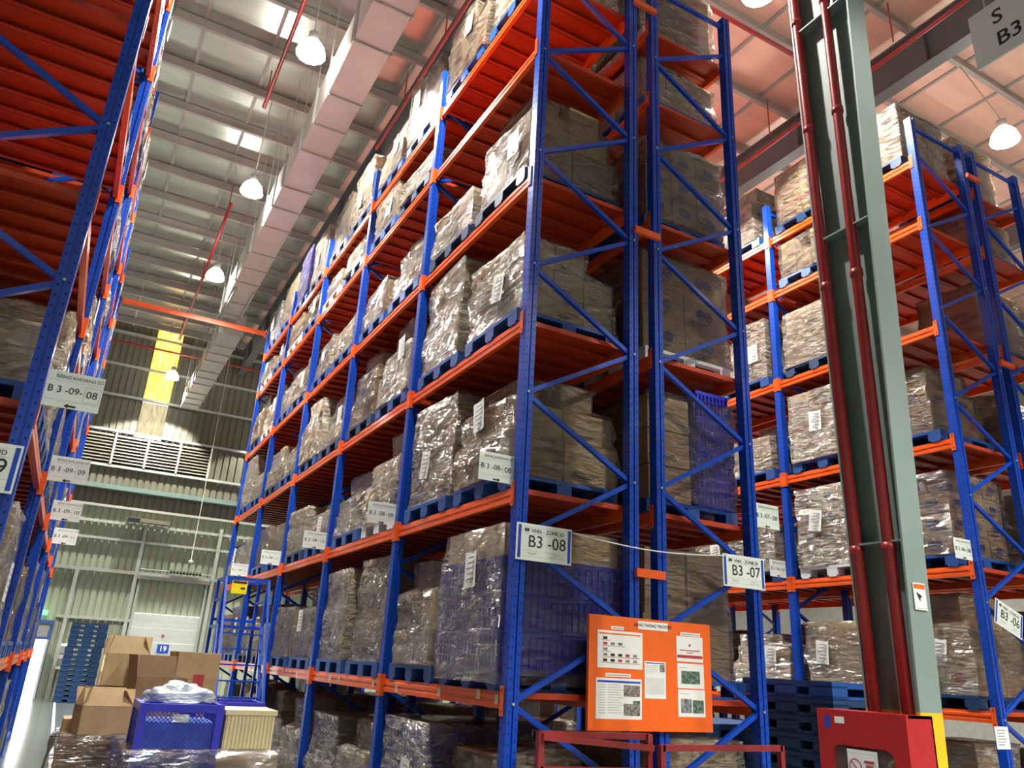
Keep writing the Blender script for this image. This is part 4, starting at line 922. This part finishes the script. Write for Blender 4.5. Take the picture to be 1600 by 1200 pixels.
# ------------------------------------------------------------------ mobile ladder
ld = thing('mobile_ladder', 'blue tubular mobile ladder with a guarded platform beside the B3-08 rack', 'ladder', (-0.50, 8.0, 0))
for sx in (-0.34, 0.34):
    ob('stringer', MB().bar((sx, -1.0, 0.08), (sx, 0.0, 2.2), 0.05, 0.05).mesh('stringer', 'blue_steel'), ld)
    ob('rear_leg', MB().bar((sx, 0.75, 0.08), (sx, 0.70, 2.95), 0.05, 0.05).mesh('rear_leg', 'blue_steel'), ld)
    ob('front_guard_post', MB().bar((sx, 0.0, 2.2), (sx, 0.0, 2.95), 0.045, 0.045).mesh('front_guard_post', 'blue_steel'), ld)
    ob('front_leg', MB().bar((sx, 0.0, 0.08), (sx, 0.0, 2.2), 0.04, 0.04).mesh('front_leg', 'blue_steel'), ld)
    ob('hand_rail', MB().bar((sx, -1.0, 0.9), (sx, 0.0, 2.95), 0.035, 0.035).mesh('hand_rail', 'blue_steel'), ld)
    for z in (2.60, 2.93): ob('side_rail', MB().bar((sx, 0.0, z), (sx, 0.70, z), 0.04, 0.04).mesh('side_rail', 'blue_steel'), ld)
    for y in (-0.95, 0.75): ob('caster', MB().tube([(sx - 0.02, y, 0.05), (sx + 0.02, y, 0.05)], 0.05, 12).mesh('caster', 'black_rubber', True), ld)
for k in range(9):
    z = 0.25 + k * 0.23; y = -1.0 + (z - 0.08) / 2.12
    ob('step', MB().box(-0.34, y - 0.07, z - 0.02, 0.34, y + 0.08, z).mesh('step', 'blue_steel'), ld)
ob('platform', MB().box(-0.36, 0.0, 2.16, 0.36, 0.75, 2.2).mesh('platform', 'blue_steel'), ld)
for z in (2.30, 2.93): ob('end_rail', MB().bar((-0.36, 0.72, z), (0.36, 0.72, z), 0.045, 0.045).mesh('end_rail', 'blue_steel'), ld)
ob('top_rail', MB().bar((-0.36, 0.0, 2.93), (0.36, 0.0, 2.93), 0.045, 0.045).mesh('top_rail', 'blue_steel'), ld)
yp = ob('warning_plate', MB().box(-0.12, -0.006, -0.10, 0.12, 0.0, 0.10).mesh('warning_plate', 'yellow_sign'), ld, (-0.12, -0.03, 2.79))
ob('print', MB().box(-0.11, -0.008, 0.06, 0.11, -0.006, 0.095).box(0.02, -0.008, -0.03, 0.09, -0.006, 0.0).mesh('print', 'ink'), yp)

# ------------------------------------------------------------------ ceiling services
AIS = {-7.3: 'behind the B3-09 racks', -1.35: 'over the aisle of flag signs B3-08', 4.1: 'over the aisle between B3-07 and B3-06', 10.37: 'over the aisle beyond the B3-06 racks', 16.3: 'over the farthest aisle'}
def lamp(x, y, num, z=11.5):
    o = thing('high_bay_lamp', '%s high-bay lamp from the back wall, %s' % (ORD[num], AIS[x]), 'lamp', (x, y, z), (0, 0, 0), 'high-bay lamps under the roof')
    py = min((8.6 + 1.46 * q for q in range(-20, 13)), key=lambda v: abs(v - 0.045 - y)) - 0.045
    ob('reflector', LREF, o); ob('lens', LLEN, o); ob('gear_box', LBOX, o); ob('cable', MB().tube([(0, 0, 0.43), (0, py - y, pz - z - 0.001)], 0.012, 6).mesh('cable', 'cable'), o)
    l = bpy.data.objects.new('lamp_light', LLIGHT); COL.objects.link(l); l.parent = o; l.location = (0, 0, -0.07)
emis('acrylic_glow', (1.0, 0.97, 0.90), UPGLOW)
LREF = MB().lathe([(0.25, -0.05), (0.21, 0.10), (0.14, 0.20), (0.09, 0.24)], 12).mesh('reflector', 'acrylic_glow', True)
LLEN = MB().lathe([(0.245, -0.045), (0.12, -0.058), (0.001, -0.06)], 12).mesh('lens', 'lens', True)
LBOX = MB().lathe([(0.09, 0.24), (0.09, 0.40), (0.05, 0.43), (0.001, 0.43)], 16).mesh('gear_box', 'lamp_alu', True)
LLIGHT = bpy.data.lights.new('lamp_light', 'SPOT'); LLIGHT.energy = LAMP_W; LLIGHT.color = (1.0, 0.97, 0.88); LLIGHT.spot_size = math.radians(116); LLIGHT.spot_blend = 0.12; LLIGHT.shadow_soft_size = 0.16
for xx in (-7.3, -1.35, 4.1, 10.37, 16.3):
    num = 0
    for k in range(5, -5, -1):
        y = 0.72 + 4.89 * k
        if k in (4, -1) or (xx < -5 and -13 < y < 1) or (xx < 0 and -13 < y < 0): continue
        num += 1
        if -20 < y < 26: lamp(xx, y, num)
# air duct with flanged joints
du = thing('air_duct', 'galvanised rectangular air duct hung along the aisle roof', 'duct', (-0.62, 0, 11.0))
def duct_run(y0, y1, z0, x0, x1, hgt, step):
    y = y0; k = 0
    while y < y1 - 0.05:
        L_ = min(step * (1.25 if k % 3 == 0 else 0.8), y1 - y)
        ob('duct_section', MB().box(x0, y + 0.012, z0, x1, y + L_ - 0.012, z0 + hgt).mesh('duct_section', 'duct_zinc'), du)
        ob('flange', MB().box(x0 - 0.03, y - 0.012, z0 - 0.03, x1 + 0.03, y + 0.012, z0 + hgt + 0.03).mesh('flange', 'girt_steel'), du)
        for xx in (x0 - 0.02, x1 + 0.02): ob('hanger_rod', MB().tube([(xx, y + 0.1, z0), (xx, y + 0.1, ZR - 11.0 - 0.1)], 0.008, 6).mesh('hanger_rod', 'girt_steel'), du)
        y += L_; k += 1
duct_run(-12, 16.9, 0.0, -0.30, 0.30, 0.75, 1.15)
duct_run(17.2, 26.0, -0.35, -0.16, 0.48, 0.6, 0.95)
for xx in (-0.22, 0.26): ob('support_rail', MB().box(xx - 0.03, 14.6, -0.06, xx + 0.03, 17.4, -0.032).mesh('support_rail', 'girt_steel'), du)
def redpipe(label, pts, drops):
    o = thing('sprinkler_pipe', label, 'pipe', pts[0]); p0 = Vector(pts[0])
    ob('tube', MB().tube([Vector(p) - p0 for p in pts], 0.04, 10).mesh('tube', 'pipe_red', True), o)
    for q in drops: ob('drop', MB().tube([Vector(q) - p0, Vector(q) - p0 + Vector((0, 0, 0.9))], 0.014, 6).mesh('drop', 'pipe_red'), o)
redpipe('dark red sprinkler pipe over the aisle ending between two lamps', [(-1.6, -10, 12.7), (-1.58, 9.1, 12.7)], [(-1.6, 2, 12.7), (-1.58, 9.0, 12.7)])
redpipe('dark red sprinkler pipe over the aisle reaching towards the back wall', [(-1.49, 13.4, 12.7), (-1.44, 24.2, 12.7)], [(-1.48, 14, 12.7), (-1.45, 19, 12.7), (-1.44, 24, 12.7)])
redpipe('dark red sprinkler pipe above the top of the B3-08 rack', [(0.82, -10, 12.7), (0.94, 9.1, 12.7)], [(0.86, 3.0, 12.7), (0.88, 5.2, 12.7), (0.93, 7.4, 12.7)])
redpipe('dark red sprinkler pipe crossing high before the back wall', [(-15, 25.6, 12.64), (20, 25.6, 12.60)], [(-5, 25.6, 12.63), (4, 25.6, 12.62)])
redpipe('dark red sprinkler pipe over the aisle between B3-07 and B3-06', [(7.6, -10, 12.6), (8.45, 16.5, 12.6)], [(7.8, 1, 12.7), (7.9, 4, 12.7)])
redpipe('thick dark red pipe crossing above the B3-07 rack top', [(1.6, 2.2, 12.75), (8.2, 2.2, 12.75)], [])
o = thing('pull_cord', 'long pale cord hanging from the roof with a small hook', 'cord', (0.0, 20.235, 4.25))
ob('line', MB().tube([(0, 0, 0.05), (0, 0, 9.36)], 0.012, 6).mesh('line', 'cable'), o)
ob('hook', MB().lathe([(0.02, 0.12), (0.09, 0.06), (0.04, 0.0), (0.001, -0.02)], 10).mesh('hook', 'girt_steel', True), o)
